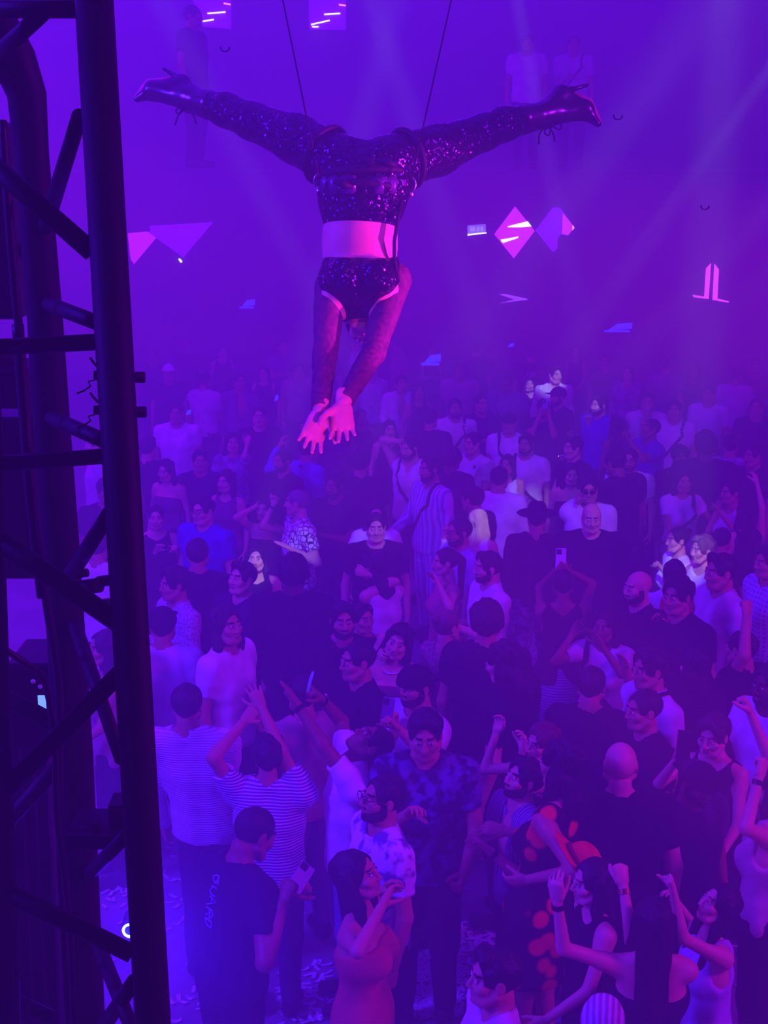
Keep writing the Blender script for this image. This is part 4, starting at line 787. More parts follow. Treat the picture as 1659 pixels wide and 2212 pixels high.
e, w, h = fixture('dimmer_rack', 5, 1080, 2.4, 150, 360, .18, 'black equipment case strapped inside the tower', 'equipment case')
mb = MB(); mb.box((w - .03, -.004, -h + .03), (w - .022, 0, h - .03)); mb.build('edge_trim', M_metal if False else M_truss, e)
e, w, h = fixture('control_box', 70, 1530, 2.5, 110, 200, .15, 'small black control box with a glowing display inside the tower', 'control box')
mb = MB(); mb.box((w * .25, -.003, -h * .25), (w * .55, 0, h * .3)); mb.build('display', mat('lit_display', (120, 160, 255), .3, emit=(120, 170, 255), es=1.2), e)
mb = MB()
for k in range(3): mb.tube([np.array([w * .1 + k * .012, -.003, h * .62 - k * .01]), np.array([w * .1 + k * .012, .0, h * .62 - k * .01])], .004, 8)
mb.build('button', M_wht, e, True)
# stage curtain folds low behind the tower
M_cur = noisy(mat('dark_stage_curtain', (58, 40, 64), .9), 12, (40, 28, 48), .6)
mb = MB(); n = 30; V = []; F = []
for i in range(n + 1):
    x = -60 + 165 * i / n
    for y in (1480, 2420): p = pt(x + (y - 1480) * .05, y, 2.9); V.append(p + np.array([0, .035 * math.sin(i * 1.25), 0])); V.append(p + np.array([0, .035 * math.sin(i * 1.25) + .006, 0]))
for i in range(n): a = i * 4; b = a + 4; F += [(a, b, b + 2, a + 2), (a + 1, a + 3, b + 3, b + 1), (a, a + 1, b + 1, b), (a + 2, b + 2, b + 3, a + 3)]
mb.add(V, F); o = mb.build('stage_curtain', M_cur, None, True); tag(o, 'dark pleated curtain hanging low behind the lighting tower', 'curtain')
# lamp near the floor
c = pt(281, 2009, 4.6); e = empty('floor_lamp', tuple(c)); tag(e, 'small round lamp shining deep blue behind the tower chord', 'lamp')
mb = MB(); mb.tube([np.array([0, 0, 0]), np.array([0, .08, .0])], [.03, .035], 20); mb.build('housing', M_rig, e, True)
mb = MB(); mb.tube([np.array([.022 * math.cos(t), -.004, .022 * math.sin(t)]) for t in [2 * math.pi * i / 24 for i in range(25)]], .0045, 8, 0, False); mb.build('lens', mat('blue_led_lens', (60, 90, 255), .3, emit=(90, 120, 255), es=12), e, True)
mb = MB(); mb.tube([np.array([0, .05, -.03]), np.array([0, .05, -c[2]])], .012, 12); mb.build('stand', M_rig, e, True)
lamp('POINT', 'blue_floor_light', c + np.array([.1, -.15, .05]), c, (.04, .004, 1.0), 70, .05)
# ---------------------------------------------------------------- signs and openings at the far end
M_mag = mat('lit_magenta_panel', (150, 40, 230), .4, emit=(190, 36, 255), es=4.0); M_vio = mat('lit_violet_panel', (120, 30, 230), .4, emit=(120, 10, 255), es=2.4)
M_bar = mat('white_light_glow', (230, 235, 255), .3, emit=(190, 205, 255), es=11.0); M_pink = mat('pink_light_glow', (255, 190, 255), .3, emit=(240, 120, 255), es=9.0); M_sign = mat('sign_glow', (200, 120, 255), .4, emit=(180, 50, 255), es=6.5)
def wallpoly(pix, y=BY - .03): return [pty(px, py, y) for px, py in pix]
def sheet(name, pix, m, parent=None, y=BY - .05, th=.04, label=None, cat=None):
    mb = MB(); mb.prism(wallpoly(pix, y), (0, th, 0)); o = mb.build(name, m, parent)
    if label: tag(o, label, cat)
    return o
e = empty('mirror_sign', tuple(pty(1111, 502, BY))); tag(e, 'glowing magenta diamond mirror with bright light streaks on the back wall', 'mirror sign'); O_ = np.array(e.location)
def rel(o, O): o.location = tuple(-O); return o
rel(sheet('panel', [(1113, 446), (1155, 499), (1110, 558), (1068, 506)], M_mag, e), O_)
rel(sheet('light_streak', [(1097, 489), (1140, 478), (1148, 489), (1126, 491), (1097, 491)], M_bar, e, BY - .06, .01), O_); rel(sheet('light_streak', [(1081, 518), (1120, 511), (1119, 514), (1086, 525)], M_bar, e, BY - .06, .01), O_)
e = empty('mirror_sign', tuple(pty(1200, 495, BY))); tag(e, 'dimmer violet diamond mirror with a notched corner touching the bright one', 'mirror sign'); O_ = np.array(e.location)
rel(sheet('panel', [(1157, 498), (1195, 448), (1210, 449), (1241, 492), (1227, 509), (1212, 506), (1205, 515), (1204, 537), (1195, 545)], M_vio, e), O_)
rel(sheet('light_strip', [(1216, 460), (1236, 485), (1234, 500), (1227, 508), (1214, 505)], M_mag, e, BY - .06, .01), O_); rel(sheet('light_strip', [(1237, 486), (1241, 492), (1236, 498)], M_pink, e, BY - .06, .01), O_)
e = empty('exit_sign', tuple(pty(1030, 497, BY))); tag(e, 'small pale lightbox sign left of the diamond mirrors', 'sign'); O_ = np.array(e.location)
rel(sheet('lightbox', [(1010, 487), (1049, 484), (1050, 504), (1010, 508)], mat('dim_lightbox', (170, 170, 230), .4, emit=(110, 90, 230), es=3.0), e), O_)
rel(sheet('lower_edge', [(1010, 506), (1051, 502), (1051, 504), (1010, 509)], M_bar, e, BY - .06, .01), O_)
for px in (1018, 1024, 1033, 1041): rel(sheet('pictogram', [(px - 3, 490), (px + 2, 490), (px + 3, 500), (px - 2, 500)], mat('sign_marks', (210, 210, 255), .4, emit=(150, 140, 245), es=3.0), e, BY - .06, .01), O_)
e = empty('wall_logo', tuple(pty(1537, 612, BY))); tag(e, 'glowing emblem of two mirrored upright L shapes on the far wall', 'sign'); O_ = np.array(e.location)
rel(sheet('left_letter', [(1497, 637), (1522, 641), (1526, 580), (1536, 569), (1531, 646), (1499, 642)], M_sign, e), O_); rel(sheet('right_letter', [(1544, 570), (1553, 582), (1550, 645), (1575, 651), (1574, 654), (1540, 648)], M_sign, e), O_)
for o_ in e.children: o_.name = o_.name.replace('left_', 'mirrored_').replace('right_', 'upright_')
sheet('arrow_sign', [(1078, 636), (1090, 635), (1141, 646), (1138, 648), (1110, 651), (1082, 655), (1112, 647), (1096, 642)], mat('dim_arrow', (150, 90, 220), .4, emit=(140, 60, 230), es=3.5), None, BY - .05, .04, 'thin pale arrow-shaped light below the diamond mirrors', 'sign')
e = empty('zigzag_panel', tuple(pty(350, 520, BY))); tag(e, 'zigzag magenta lit panel on the back wall beside the tower', 'lit panel'); O_ = np.array(e.location)
rel(sheet('panel', [(276, 506), (324, 501), (324, 488), (460, 480), (396, 556), (337, 514), (288, 572)], M_vio, e), O_); rel(sheet('bright_edge', [(276, 504), (318, 500), (337, 514), (290, 570), (282, 560)], mat('lit_magenta_soft', (160, 50, 230), .4, emit=(190, 30, 255), es=3.0), e, BY - .06, .01), O_)
rel(sheet('status_light', [(385, 560), (388, 558), (394, 565), (391, 568)], M_bar, e, BY - .06, .01), O_)
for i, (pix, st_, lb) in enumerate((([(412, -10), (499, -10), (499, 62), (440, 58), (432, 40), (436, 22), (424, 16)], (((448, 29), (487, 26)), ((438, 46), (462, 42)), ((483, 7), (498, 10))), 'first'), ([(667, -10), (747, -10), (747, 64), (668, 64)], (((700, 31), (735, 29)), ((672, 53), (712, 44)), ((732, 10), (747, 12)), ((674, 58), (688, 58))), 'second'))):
    o = sheet('window_%d' % (i + 1), pix, M_vio, None, MY - .05, .04); o['kind'] = 'structure'  # violet glow and streaks paint stage-light reflections on the window glass
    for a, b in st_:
        A_, B_ = pty(a[0], a[1], MY - .12), pty(b[0], b[1], MY - .12); mb = MB(); mb.tube([A_, B_], .016, 10); q = mb.build('reflected_streak', M_pink if a[1] < 15 else M_bar, None, True, A_); tag(q, 'glowing streak imitating a stage-light reflection in the %s upper window' % lb, 'light', 'imitated light reflections in the %s upper window' % lb)
# blue wall lamps and glints among the far rows
M_blu = mat('deep_blue_led', (40, 60, 255), .4, emit=(10, 20, 255), es=9.0)
for i, (px, py, w_, h_, y_, lb) in enumerate(((934, 778, 36, 24, 20.0, 'wide blue lamp hanging over the dancers below the acrobat'), (1340, 708, 50, 20, 24.5, 'blue lit bar lamp with a thin ledge before the far wall'), (536, 657, 28, 20, 25.2, 'dim blue lamp on the back wall near the zigzag panel'), (1104, 747, 11, 10, 22.5, 'tiny square blue lamp beyond the smiling lit woman'), (406, 893, 10, 14, 16.0, 'small blue glow stick above the white-shirted man'), (596, 862, 8, 16, 18.0, 'slanted blue glow stick deep in the haze'))):
    c = pty(px, py, y_); k = y_ / FPX / 2; e = empty('blue_lamp', tuple(c)); tag(e, lb, 'lamp')
    mb = MB(); mb.prism([np.array([-w_ * k, 0, -h_ * k * .6]), np.array([w_ * k, 0, -h_ * k * .2]), np.array([w_ * k, 0, h_ * k]), np.array([-w_ * k * .2, 0, h_ * k * .8])], (0, .06, 0)); mb.build('lens', M_blu, e)
    if w_ > 20: mb = MB(); mb.box((-w_ * k * 1.3, -.02, -h_ * k * .9), (w_ * k * .8, .08, -h_ * k * .62)); mb.build('ledge', M_blu, e)
    mb = MB(); mb.tube([np.array([0, .05, h_ * k * .7]), np.array([0, .05, h_ * k + (.2 if i < 2 else .1)])], .012, 8); mb.build('bracket', M_rig, e, True)
# people on the mezzanine; the two ghostly ones stand in for glass reflections
P(1140, 92, 0, 'm', 'short', ('tee', WH), 'ghostly white-shirted figure standing in for a reflection in the upper glass', H=1.8, zfloor=MZ, group='people on the mezzanine', sk='t')
P(1240, 96, -10, 'm', 'short', ('tee', OFF), 'ghostly figure with a diagonal strap standing in for a glass reflection', H=1.8, zfloor=MZ, acc=('strap_l',), group='people on the mezzanine', sk='t', R='clasp')
P(418, 36, 70, 'm', 'short', ('tee', DRK), 'dark silhouette of a person before the first upper window', H=1.85, zfloor=MZ, group='people on the mezzanine', sk='b')
# ---------------------------------------------------------------- the acrobat hanging head down
ZH = 5.4
HP = pt(790, 380, ZH)
def q(px, py, dz=0.0): return pt(px, py, ZH + dz) - HP
k1 = ZH / FPX
sw = 'd' and 'p'
M_seq = mat('black_sequins', (40, 26, 54), .22, .85); N, L, b = nodes(M_seq); tc = N.new('ShaderNodeTexCoord'); v = N.new('ShaderNodeTexVoronoi'); v.inputs['Scale'].default_value = 150; L.new(tc.outputs['Object'], v.inputs['Vector'])
sep = N.new('ShaderNodeVectorMath'); sep.operation = 'SUBTRACT'; sep.inputs[1].default_value = (.5, .5, .5); L.new(v.outputs['Color'], sep.inputs[0]); sc2 = N.new('ShaderNodeVectorMath'); sc2.operation = 'SCALE'; sc2.inputs['Scale'].default_value = .95; L.new(sep.outputs[0], sc2.inputs[0])
ge = N.new('ShaderNodeNewGeometry'); ad = N.new('ShaderNodeVectorMath'); ad.operation = 'ADD'; L.new(ge.outputs['Normal'], ad.inputs[0]); L.new(sc2.outputs[0], ad.inputs[1]); no_ = N.new('ShaderNodeVectorMath'); no_.operation = 'NORMALIZE'; L.new(ad.outputs[0], no_.inputs[0]); L.new(no_.outputs[0], b.inputs['Normal'])
M_sheer = noisy(mat('sheer_black_net', (104, 58, 80), .7), 60, (60, 34, 52), .8); M_satin = noisy(mat('dark_satin', (66, 44, 92), .35, spec=.5), 18, (44, 30, 66), .6, .2); M_strap = noisy(mat('black_harness_webbing', (18, 15, 20), .7), 40, (26, 22, 30), .5); M_boot = noisy(mat('black_patent_leather', (34, 20, 36), .25, spec=.6), 20, (24, 14, 28), .5); M_clear = noisy(mat('silvery_ruffle', (84, 56, 112), .35, .2), 30, (60, 40, 84), .6, .2)
leftL = [q(735, 352, .02), q(640, 300, .14), q(545, 262, .26), q(488, 238, .34), q(412, 215, .44)]; rightL = [q(845, 352, .02), q(945, 325, .14), q(1045, 286, .26), q(1090, 268, .32), q(1176, 249, .42)]
rl = [.102, .088, .066, .06, .04]; rr = [.102, .09, .064, .06, .041]
SHL, SHR = q(712, 655, -.02), q(842, 640, -.02); EL, ER = q(702, 770, -.1), q(806, 762, -.1); WL, WR = q(690, 893, -.3), q(741, 872, -.3)
TO = [(q(790, 368, .02), q(788, 415, 0), .126, .13, (1.26, 1, .82)), (q(782, 420), q(777, 520), .13, .118, (1.1, .8, 1)), (q(777, 520), q(778, 600), .118, .132, (1.1, .8, 1)), (q(752, 630), q(806, 625), .108, .108, (1, .85, 1))]
f = Field((-.62, -.7, -1.15), (.62, .8, .45), .01); A_ = []
for a, c, r0, r1, s in TO: f.add(('c', a, c, r0, r1, s), .05)
for side in (-1, 1): f.add(('c', q(778 + side * 36, 585, -.09), q(778 + side * 34, 575, -.1), .062, .06), .03)
for leg, rs in ((leftL, rl), (rightL, rr)):
    pass
f = Field((-1.0, -.7, -1.15), (1.0, .8, .5), .0105)
for a, c, r0, r1, s in TO: f.add(('c', a, c, r0, r1, s), .05)
for side in (-1, 1): f.add(('c', q(778 + side * 36, 600, -.1), q(778 + side * 34, 590, -.105), .06, .058), .03)
for leg, rs in ((leftL, rl), (rightL, rr)):
    for i in range(4): f.add(('c', leg[i], leg[i + 1], rs[i], rs[i + 1]), .03)
for S, E, Wt in ((SHL, EL, WL), (SHR, ER, WR)): f.add(('c', S, E, .052, .04), .04); f.add(('c', E, Wt, .041, .027), .015)
NB, HC = q(780, 650, .05), q(788, 690, .12)
f.add(('c', NB, HC, .052, .05), .03)
VV, QQ, MI = [], [], []; nv = 0
def putm(V, Q, mi=0):
    global nv
    VV.append(V); QQ.append(Q + nv); nv += len(V); MI.append(np.full(len(Q), mi) if np.isscalar(mi) else mi)
putm(*f.mesh())
V, Q, mi = tpl('head', 'f', .004); Yh = nrm([.12, -.42, -.9]); Zh = nrm(np.array([0, .9, -.42]) - Yh * (Yh @ np.array([0, .9, -.42]))); Rh = np.stack([np.cross(Yh, Zh), Yh, Zh], 1); putm(V @ Rh.T * .98 + HC, Q, mi)
for (E, Wt, tips, left) in ((EL, WL, q(664, 975, -.36), True), (ER, WR, q(740, 965, -.37), False)):
    V, Q = tpl('hand', 'open', .004); s_ = 1.06
    # palms open to the audience below: the thumb of each hand points outwards from the other
    X = nrm(tips - Wt); pd = np.array([.1, -1, .25]); Zx = nrm(-(pd - X * (pd @ X))); Yx = np.cross(Zx, X)
    V = V * s_
    if left: V = V * np.array([1, -1, 1]); Q = Q[:, ::-1]
    putm(V @ np.stack([X, Yx, Zx]) + Wt, Q, 0)
body = mk('person', np.concatenate(VV), np.concatenate(QQ), [skin('p'), M_brow, M_lip, M_eye, M_iris, skin('p')], None, np.concatenate(MI)); body.location = tuple(HP)
tag(body, 'acrobat hanging upside down in the splits in sequinned black costume above the crowd', 'person')
# tights and briefs
g_ = Field((-1.0, -.4, -.25), (1.0, .8, .5), .0105)
for leg, rs in ((leftL, rl), (rightL, rr)):
    for i in range(4): g_.add(('c', leg[i], leg[i + 1], rs[i] + .007, rs[i + 1] + .007), .03)
g_.add(('c', TO[0][0], TO[0][1], .134, .138, (1.28, 1, .82)), .05); mk('sequin_tights', *g_.mesh(), M_seq, body)
g_ = Field((-.3, -.35, -.45), (.3, .35, .1), .009); g_.add(('c', TO[1][0], TO[1][1], .138, .126, (1.1, .8, 1)), .03); g_.add(('c', q(786, 382), q(784, 425), .138, .138, (1.2, .95, .9)), .05); g_.cut((-.02, 0, -1), -float(q(780, 494)[2])); mk('high_briefs', *g_.mesh(), M_seq, body)
# cropped top with long net sleeves
g_ = Field((-.4, -.4, -.85), (.4, .35, -.2), .009)
for a, c, r0, r1, s in TO[2:]: g_.add(('c', a, c, r0 + .008, r1 + .008, s), .05)
for side in (-1, 1): g_.add(('c', q(778 + side * 36, 600, -.1), q(778 + side * 34, 590, -.105), .07, .068), .025)
g_.cut((0, 0, 1), float(q(780, 553)[2])); g_.ripple(.002, 40, 40, 30); g_.sub(('c', q(782, 690, .04), q(782, 720, .1), .06, .07), .01); mk('sequin_crop_top', *g_.mesh(), M_seq, body)
for S, E, Wt in ((SHL, EL, WL), (SHR, ER, WR)):
    g_ = Field(np.minimum(np.minimum(S, E), Wt) - .14, np.maximum(np.maximum(S, E), Wt) + .16, .008); g_.add(('c', S - nrm(E - S) * .075, E, .066, .046), 0); g_.add(('c', E, Wt, .047, .034), .015); n = nrm(Wt - E); g_.sub(('c', Wt + n * .02, Wt + n * .08, .05, .05), 0); g_.ripple(.0015, 60, 60, 60); mk('net_sleeve', *g_.mesh(), M_sheer, body)
# hair drawn back
V, Q = tpl('hair', 'bun', .005); mk('hair', V @ Rh.T * .98 + HC, Q, hairm(BLK), body)
# flying harness with ruffles and buckles
hr_ = empty('harness'); hr_.parent = body
def ringpts(cx, cy, ry_px, rx, rz, tilt=0, n=28, dz=0):
    c = q(cx, cy, dz); return [c + np.array([rx * math.cos(t), rz * math.sin(t), ry_px * k1 * math.sin(t) * -1 + tilt * math.cos(t)]) for t in [2 * math.pi * i / n for i in range(n + 1)]]
for cx, cy, ry, rx, rz, tl in ((784, 408, 14, .155, .14, -.01), (786, 376, 10, .165, .15, .005)):
    mb = MB(); mb.tube(ringpts(cx, cy, ry, rx, rz, tl), .014, 8, 0, False); mb.build('belt', M_strap, hr_, True)
for side, leg in ((-1, leftL), (1, rightL)):
    c = leg[0] + (leg[1] - leg[0]) * .32; ax = nrm(leg[1] - leg[0]); a_ = nrm(np.cross(ax, [0, 1, 0])); b_ = np.cross(ax, a_); mb = MB(); mb.tube([c + (a_ * math.cos(t) + b_ * math.sin(t)) * .112 for t in [2 * math.pi * i / 24 for i in range(25)]], .012, 8, 0, False); mb.build('thigh_strap', M_strap, hr_, True)
    bp_ = q(690, 392, -.03) if side < 0 else q(886, 398, -.03); mb = MB(); mb.tube([bp_ + np.array([.02 * math.cos(t), 0, .028 * math.sin(t)]) for t in [2 * math.pi * i / 16 for i in range(17)]], .005, 8, 0, False); mb.box(bp_ + [-.012, -.008, -.05], bp_ + [.012, .008, -.025]); mb.build('buckle', M_metal, hr_, True)
    # ruffles round the hips
    mb = MB(); V = []; n = 26
    for i in range(n + 1):
        t = math.radians(-80 + 160 * i / n); t = t if side > 0 else math.pi - t; w = .006 * math.sin(i * 1.9)
        for j, (rr_, zz) in enumerate(((.15, 370), (.176, 390), (.165 + w, 418))): V.append(q(786, zz) + np.array([(rr_ + w) * math.cos(t), -(rr_ * .86 + w) * math.sin(t) if side > 0 else -(rr_ * .86 + w) * math.sin(t), 0]))
    F = [(i * 3 + j, (i + 1) * 3 + j, (i + 1) * 3 + j + 1, i * 3 + j + 1) for i in range(n) for j in range(2)]; o = MB().add(V, F).build('ruffle', M_satin if side < 0 else M_clear, hr_, True); sm = o.modifiers.new('s', 'SOLIDIFY'); sm.thickness = .004
mb = MB(); mb.tube([q(868, 430, -.06), q(860, 470, -.09), q(852, 520, -.1), q(852, 560, -.08), q(860, 610, -.06)], .008, 8); mb.build('side_strap', M_strap, hr_, True)
for cx, cy in ((742, 398), (800, 350), (838, 352)): mb = MB(); c = q(cx, cy, -.16); mb.tube([c + np.array([-.035, 0, .01]), c + np.array([0, -.02, .0]), c + np.array([.035, 0, -.012])], [.008, .018, .006], 10); mb.build('bow', M_strap, hr_, True)
# stiletto boots
def boot(leg, heel, ball, toe, spike0, spike1, lace):
    g2 = Field(np.min([leg[3], leg[4], heel, ball, toe], 0) - .12, np.max([leg[3], leg[4], heel, ball, toe], 0) + .12, .007); an = leg[4]; sh = leg[3] + (leg[4] - leg[3]) * .45
    g2.add(('c', sh, an, .062, .05), 0); g2.add(('c', an, heel, .05, .04), .02); g2.add(('c', an, ball, .046, .04), .03); g2.add(('c', heel, ball, .034, .036), .025); g2.add(('c', ball, toe, .038, .014), .012)
    o = mk('boot', *g2.mesh(), M_boot, body); mb = MB(); mb.tube([spike0, spike0 + (spike1 - spike0) * .4, spike1], [.024, .011, .006], 12); mb.build('stiletto_heel', M_boot, o, True)
    mb = MB(); u = nrm(heel - an); s0 = nrm(ball - heel); mb.tube([heel + u * .03, ball + u * .036, toe + u * .012], [.014, .026, .01], 10); mb.build('sole', mat('pink_sole', (210, 96, 130), .35), o, True)
    for ps in lace: mb = MB(); mb.tube([np.array(p) for p in spline(ps, 4)], .0035, 6); mb.build('lace', M_strap, o, True)
    return o
boot(leftL, q(392, 182, .47), q(330, 196, .5), q(296, 214, .5), q(398, 176, .47), q(353, 148, .5), [[q(398, 228, .43), q(385, 250, .42), q(378, 270, .42)], [q(402, 228, .43), q(418, 250, .42), q(424, 268, .42)], [q(398, 226, .43), q(380, 238, .42), q(388, 246, .42), q(402, 230, .43)]])
boot(rightL, q(1212, 205, .46), q(1262, 238, .47), q(1292, 268, .46), q(1222, 198, .46), q(1271, 183, .46), [[q(1182, 270, .4), q(1166, 288, .39), q(1164, 312, .39)], [q(1186, 272, .4), q(1196, 292, .39), q(1198, 306, .39)], [q(1182, 270, .4), q(1176, 286, .39), q(1186, 292, .39), q(1190, 272, .4)], [q(1190, 270, .4), q(1208, 280, .39), q(1212, 268, .39), q(1194, 266, .4)]])
# the two flying wires
for a, c, lb in (((608, -14), (690, 390), 'thin black flying wire reaching up from the acrobat left hip strap'), ((978, -14), (887, 396), 'thin black flying wire reaching up from the acrobat right hip buckle')):
    A3, C3 = pt(a[0], a[1], ZH), pt(c[0], c[1], ZH - .16); d = A3 - C3; A4 = C3 + d * ((8.9 - C3[2]) / d[2]); mb = MB(); mb.tube([C3, A4], .0032, 8); o = mb.build('flying_wire', M_strap, None, True, C3); tag(o, lb, 'wire')
# pink key light from the stage wing and a footlight for the hands
lamp('SPOT', 'pink_key_spot', HP + np.array([7.6, -1.9, -1.0]), HP + np.array([0, 0, -.3]), (1.0, .02, .9), 14000, .06, None, 8.5, .5)
lamp('SPOT', 'pink_foot_spot', np.array([1.4, 1.0, 3.0]), pt(705, 925, 5.1), (1.0, .03, .9), 1100, .08, None, 11, .6)
lamp('SPOT', 'white_sparkle_spot', np.array([2.0, -1.0, 8.0]), HP + np.array([0, .1, .05]), (.6, .16, 1.0), 420, .05, None, 14, .5)
# ---------------------------------------------------------------- things people hold
def phone(pos, normal, up, label, case=(24, 24, 30), screen=False, back=False):
    """a phone with its back along normal"""
    n = nrm(normal); u = nrm(np.asarray(up, float) - n * (np.asarray(up, float) @ n)); r = np.cross(u, n); M = Matrix(((r[0], u[0], n[0], pos[0]), (r[1], u[1], n[1], pos[1]), (r[2], u[2], n[2], pos[2]), (0, 0, 0, 1)))
    e = empty('phone'); e.matrix_world = M; tag(e, label, 'phone', 'phones held up by the crowd')
    mb = MB(); mb.box((-.038, -.08, -.004), (.038, .08, .005)); o = mb.build('case', mat('phone_case_%d%d%d' % case, case, .4), e); bv = o.modifiers.new('b', 'BEVEL'); bv.width = .006; bv.segments = 3
    mb = MB(); mb.box((-.034, -.075, -.0052), (.034, .075, -.004)); mb.build('screen', M_screen if screen else M_black, e)
    mb = MB(); mb.box((-.032, .035, .005), (.004, .073, .0075)); cb = mb.build('camera_bump', M_black, e)
    for x, y in ((-.023, .064), (-.023, .046), (-.007, .055)): m2 = MB(); m2.tube([np.array([x, y, .0075]), np.array([x, y, .0095])], .0065, 12); m2.build('camera_lens', M_lens, cb, True)
    return e
def hold(p, k, label, facing=None, up=(0, 0, 1), **kw):
    c = p['hands'][k][0] if k else (p['hands'][1][0] + p['hands'][-1][0]) / 2
    f = p['Rw'] @ np.array([0, 1, 0]) if facing is None else np.asarray(facing, float); return phone(c + np.array([0, 0, .03]), f, up, label, **kw)
hold(pFL, 1, 'phone in a light patterned case held by the open-necked man', (-.6, -.7, .3), (.5, 0, 1), case=(190, 180, 220))
hold(pPH, 0, 'pale phone held flat before the face of the black tee man', (0, -1, .1), case=(150, 150, 220))
hold(pCM, 0, 'phone held up by the man in the backward cap', (-.5, -.8, .3), case=(120, 60, 130))
hold(pBT, -1, 'phone held by the man in the blue tee', (-1, -.2, .3), (0, -.2, 1), screen=True)
hold(pWP, 0, 'white phone lifted high above the dark vest with camera facing out', (-.05, -1, .15), case=(226, 224, 232))
hold(pTX, 0, 'pale-edged phone in the hands of the guard', (.5, -.5, .7), (.5, .6, .5), case=(150, 150, 170))
hold(pCW, 1, 'dark phone before the curly-haired necklace woman', (-.4, -.8, .2), case=(30, 30, 36))
hold(pWT, 0, 'phone filming above the white tank woman', (.2, 1, .2), case=(40, 40, 48))
hold(pFS, -1, 'phone tapped by the woman in the pale vest', (-.7, .3, .2), case=(40, 40, 48))
c = pUP['hands'][1][0]; mb = MB(); mb.tube([c + np.array([-.005, 0, .0]), c + np.array([.01, -.02, .07]), c + np.array([.025, -.03, .12])], [.009, .009, .007], 10); o = mb.build('vape_pen', mat('vape_blue', (90, 80, 220), .3, emit=(90, 60, 255), es=.4), None, True, c); tag(o, 'slim glossy vape pen in the raised hand wearing a watch', 'vape pen')
c = pCG['head'] + pCG['Rh'] @ np.array([-.01, .12, -.062]); d = pCG['Rh'] @ nrm([.1, 1, -.1]); mb = MB(); mb.tube([c, c + d * .07], .0042, 8, 0); mb.tube([c + d * .07, c + d * .074], .0043, 8, 1); o = mb.build('cigarette', [M_wht, mat('ember', (255, 160, 90), .5, emit=(255, 190, 140), es=6)], None, True, c); tag(o, 'lit cigarette at the lips of the smoking man', 'cigarette')
# red hats hanging on strings
def hat(pos, R, label, rgb):
    V, Q = tpl('hat', 'cowboy', .006); e = empty('cowboy_hat', tuple(pos)); tag(e, label, 'hat'); o = mk('felt', (V - np.array([0, 0, .05])) @ R.T, Q, noisy(mat('red_felt', rgb, .8), 20, tuple(int(v * .8) for v in rgb), .5), e)
    mb = MB(); mb.tube([(np.array([.096 * math.cos(t), -.012 + .116 * math.sin(t), .024])) @ R.T for t in [2 * math.pi * i / 28 for i in range(29)]], .007, 8, 0, False); mb.build('hat_band', cloth((130, 20, 24)), e, True); return e
hat(pDT['head'] + np.array([.05, -.42, -.33]), np.array([[0, .51, .86], [-1, 0, 0], [0, -.86, .51]]) @ rotx(.12), 'large red felt hat hanging behind the flower-spotted dress', (240, 60, 40))
hat(pRH['head'] + np.array([.03, -.2, -.2]), rotz(math.radians(0)) @ rotx(math.radians(62)), 'red felt hat hanging on the back behind the curly-haired man', (240, 60, 44))
# white patch with a leaping figure on the lilac tee
pp = pPT; y0 = .1; z0 = 1.27 * pp['s']; x0 = -.0
Fd = pp['F']; r = .05
def shirt_pt(x, z):
    r = .05
    while r < .3 and Fd.sample((x, r, z)) < .002: r += .003
    return np.array([x, r + .006, z])
def patch(name, poly, m, off, par):
    V = [shirt_pt(x, z) + np.array([0, off, 0]) for x, z in poly]; n = len(V); V2 = V + [v - np.array([0, .003, 0]) for v in V]
    return mk(name, V2, [tuple(range(n)), tuple(range(2 * n - 1, n - 1, -1))] + [(i, i + n, (i + 1) % n + n, (i + 1) % n) for i in range(n)], m, par, None, False)
sh_ = [c_ for c_ in pp['o'].children if c_.name.startswith('tee')][0]; cx_, cz_ = .045, 1.225 * pp['s']
pa = patch('patch', [(cx_ + x, cz_ + z) for x, z in ((-.045, -.034), (.045, -.034), (.045, .034), (-.045, .034))], cloth((246, 240, 250)), .006, sh_)
for poly in (((-.004, .006), (.006, .012), (.014, .03), (.009, .031), (.0, .014)), ((-.006, .012), (.004, .014), (.006, -.004), (.0, -.01), (-.008, -.002)), ((.0, -.004), (.006, -.004), (.02, -.022), (.015, -.024)), ((-.002, -.002), (-.006, -.01), (-.03, -.024), (-.03, -.02))):
    patch('printed_figure', [(cx_ - x, cz_ + z) for x, z in poly], cloth((60, 30, 130)), .0085, sh_)
# pale lettering down the back of the guard's tee
tx = pTX; s_ = tx['s']; sh2 = [c_ for c_ in tx['o'].children if c_.name.startswith('tee')][0]; F2 = tx['F']; M_ltr = cloth((140, 140, 230))
LT = {'G': [(1, 4.4), (.8, 5), (.2, 5), (0, 4), (0, 1), (.2, 0), (.8, 0), (1, 1), (1, 2.4), (.6, 2.4)], 'U': [(0, 5), (0, .8), (.3, 0), (.7, 0), (1, .8), (1, 5)], 'A': [(0, 0), (.5, 5), (1, 0), (.8, 2), (.2, 2)], 'R': [(0, 0), (0, 5), (.7, 5), (1, 4.2), (1, 3.2), (.7, 2.5), (0, 2.5), (.5, 2.5), (1, 0)], 'D': [(0, 0), (0, 5), (.6, 5), (1, 4), (1, 1), (.6, 0), (0, 0)]}
def back_pt(deg, z):
    a = math.radians(deg); d = np.array([math.cos(a), math.sin(a), 0]); r = .06; c = tx['g'](0, 0, z / s_) * [1, 1, 0]
    while r < .34 and F2.sample(c + d * r + [0, 0, z]) < .003: r += .003
    return c + d * (r + .004) + np.array([0, 0, z])
for i, ch in enumerate('GUARD'):
    mb = MB(); mb.tube([back_pt(-106 + v * 3.6 + (i + u) * 2.2, 1.45 * s_ - (i * .046 + u * .032)) for u, v in LT[ch]], .0038, 6); mb.build('printed_letter', M_ltr, sh2, True)
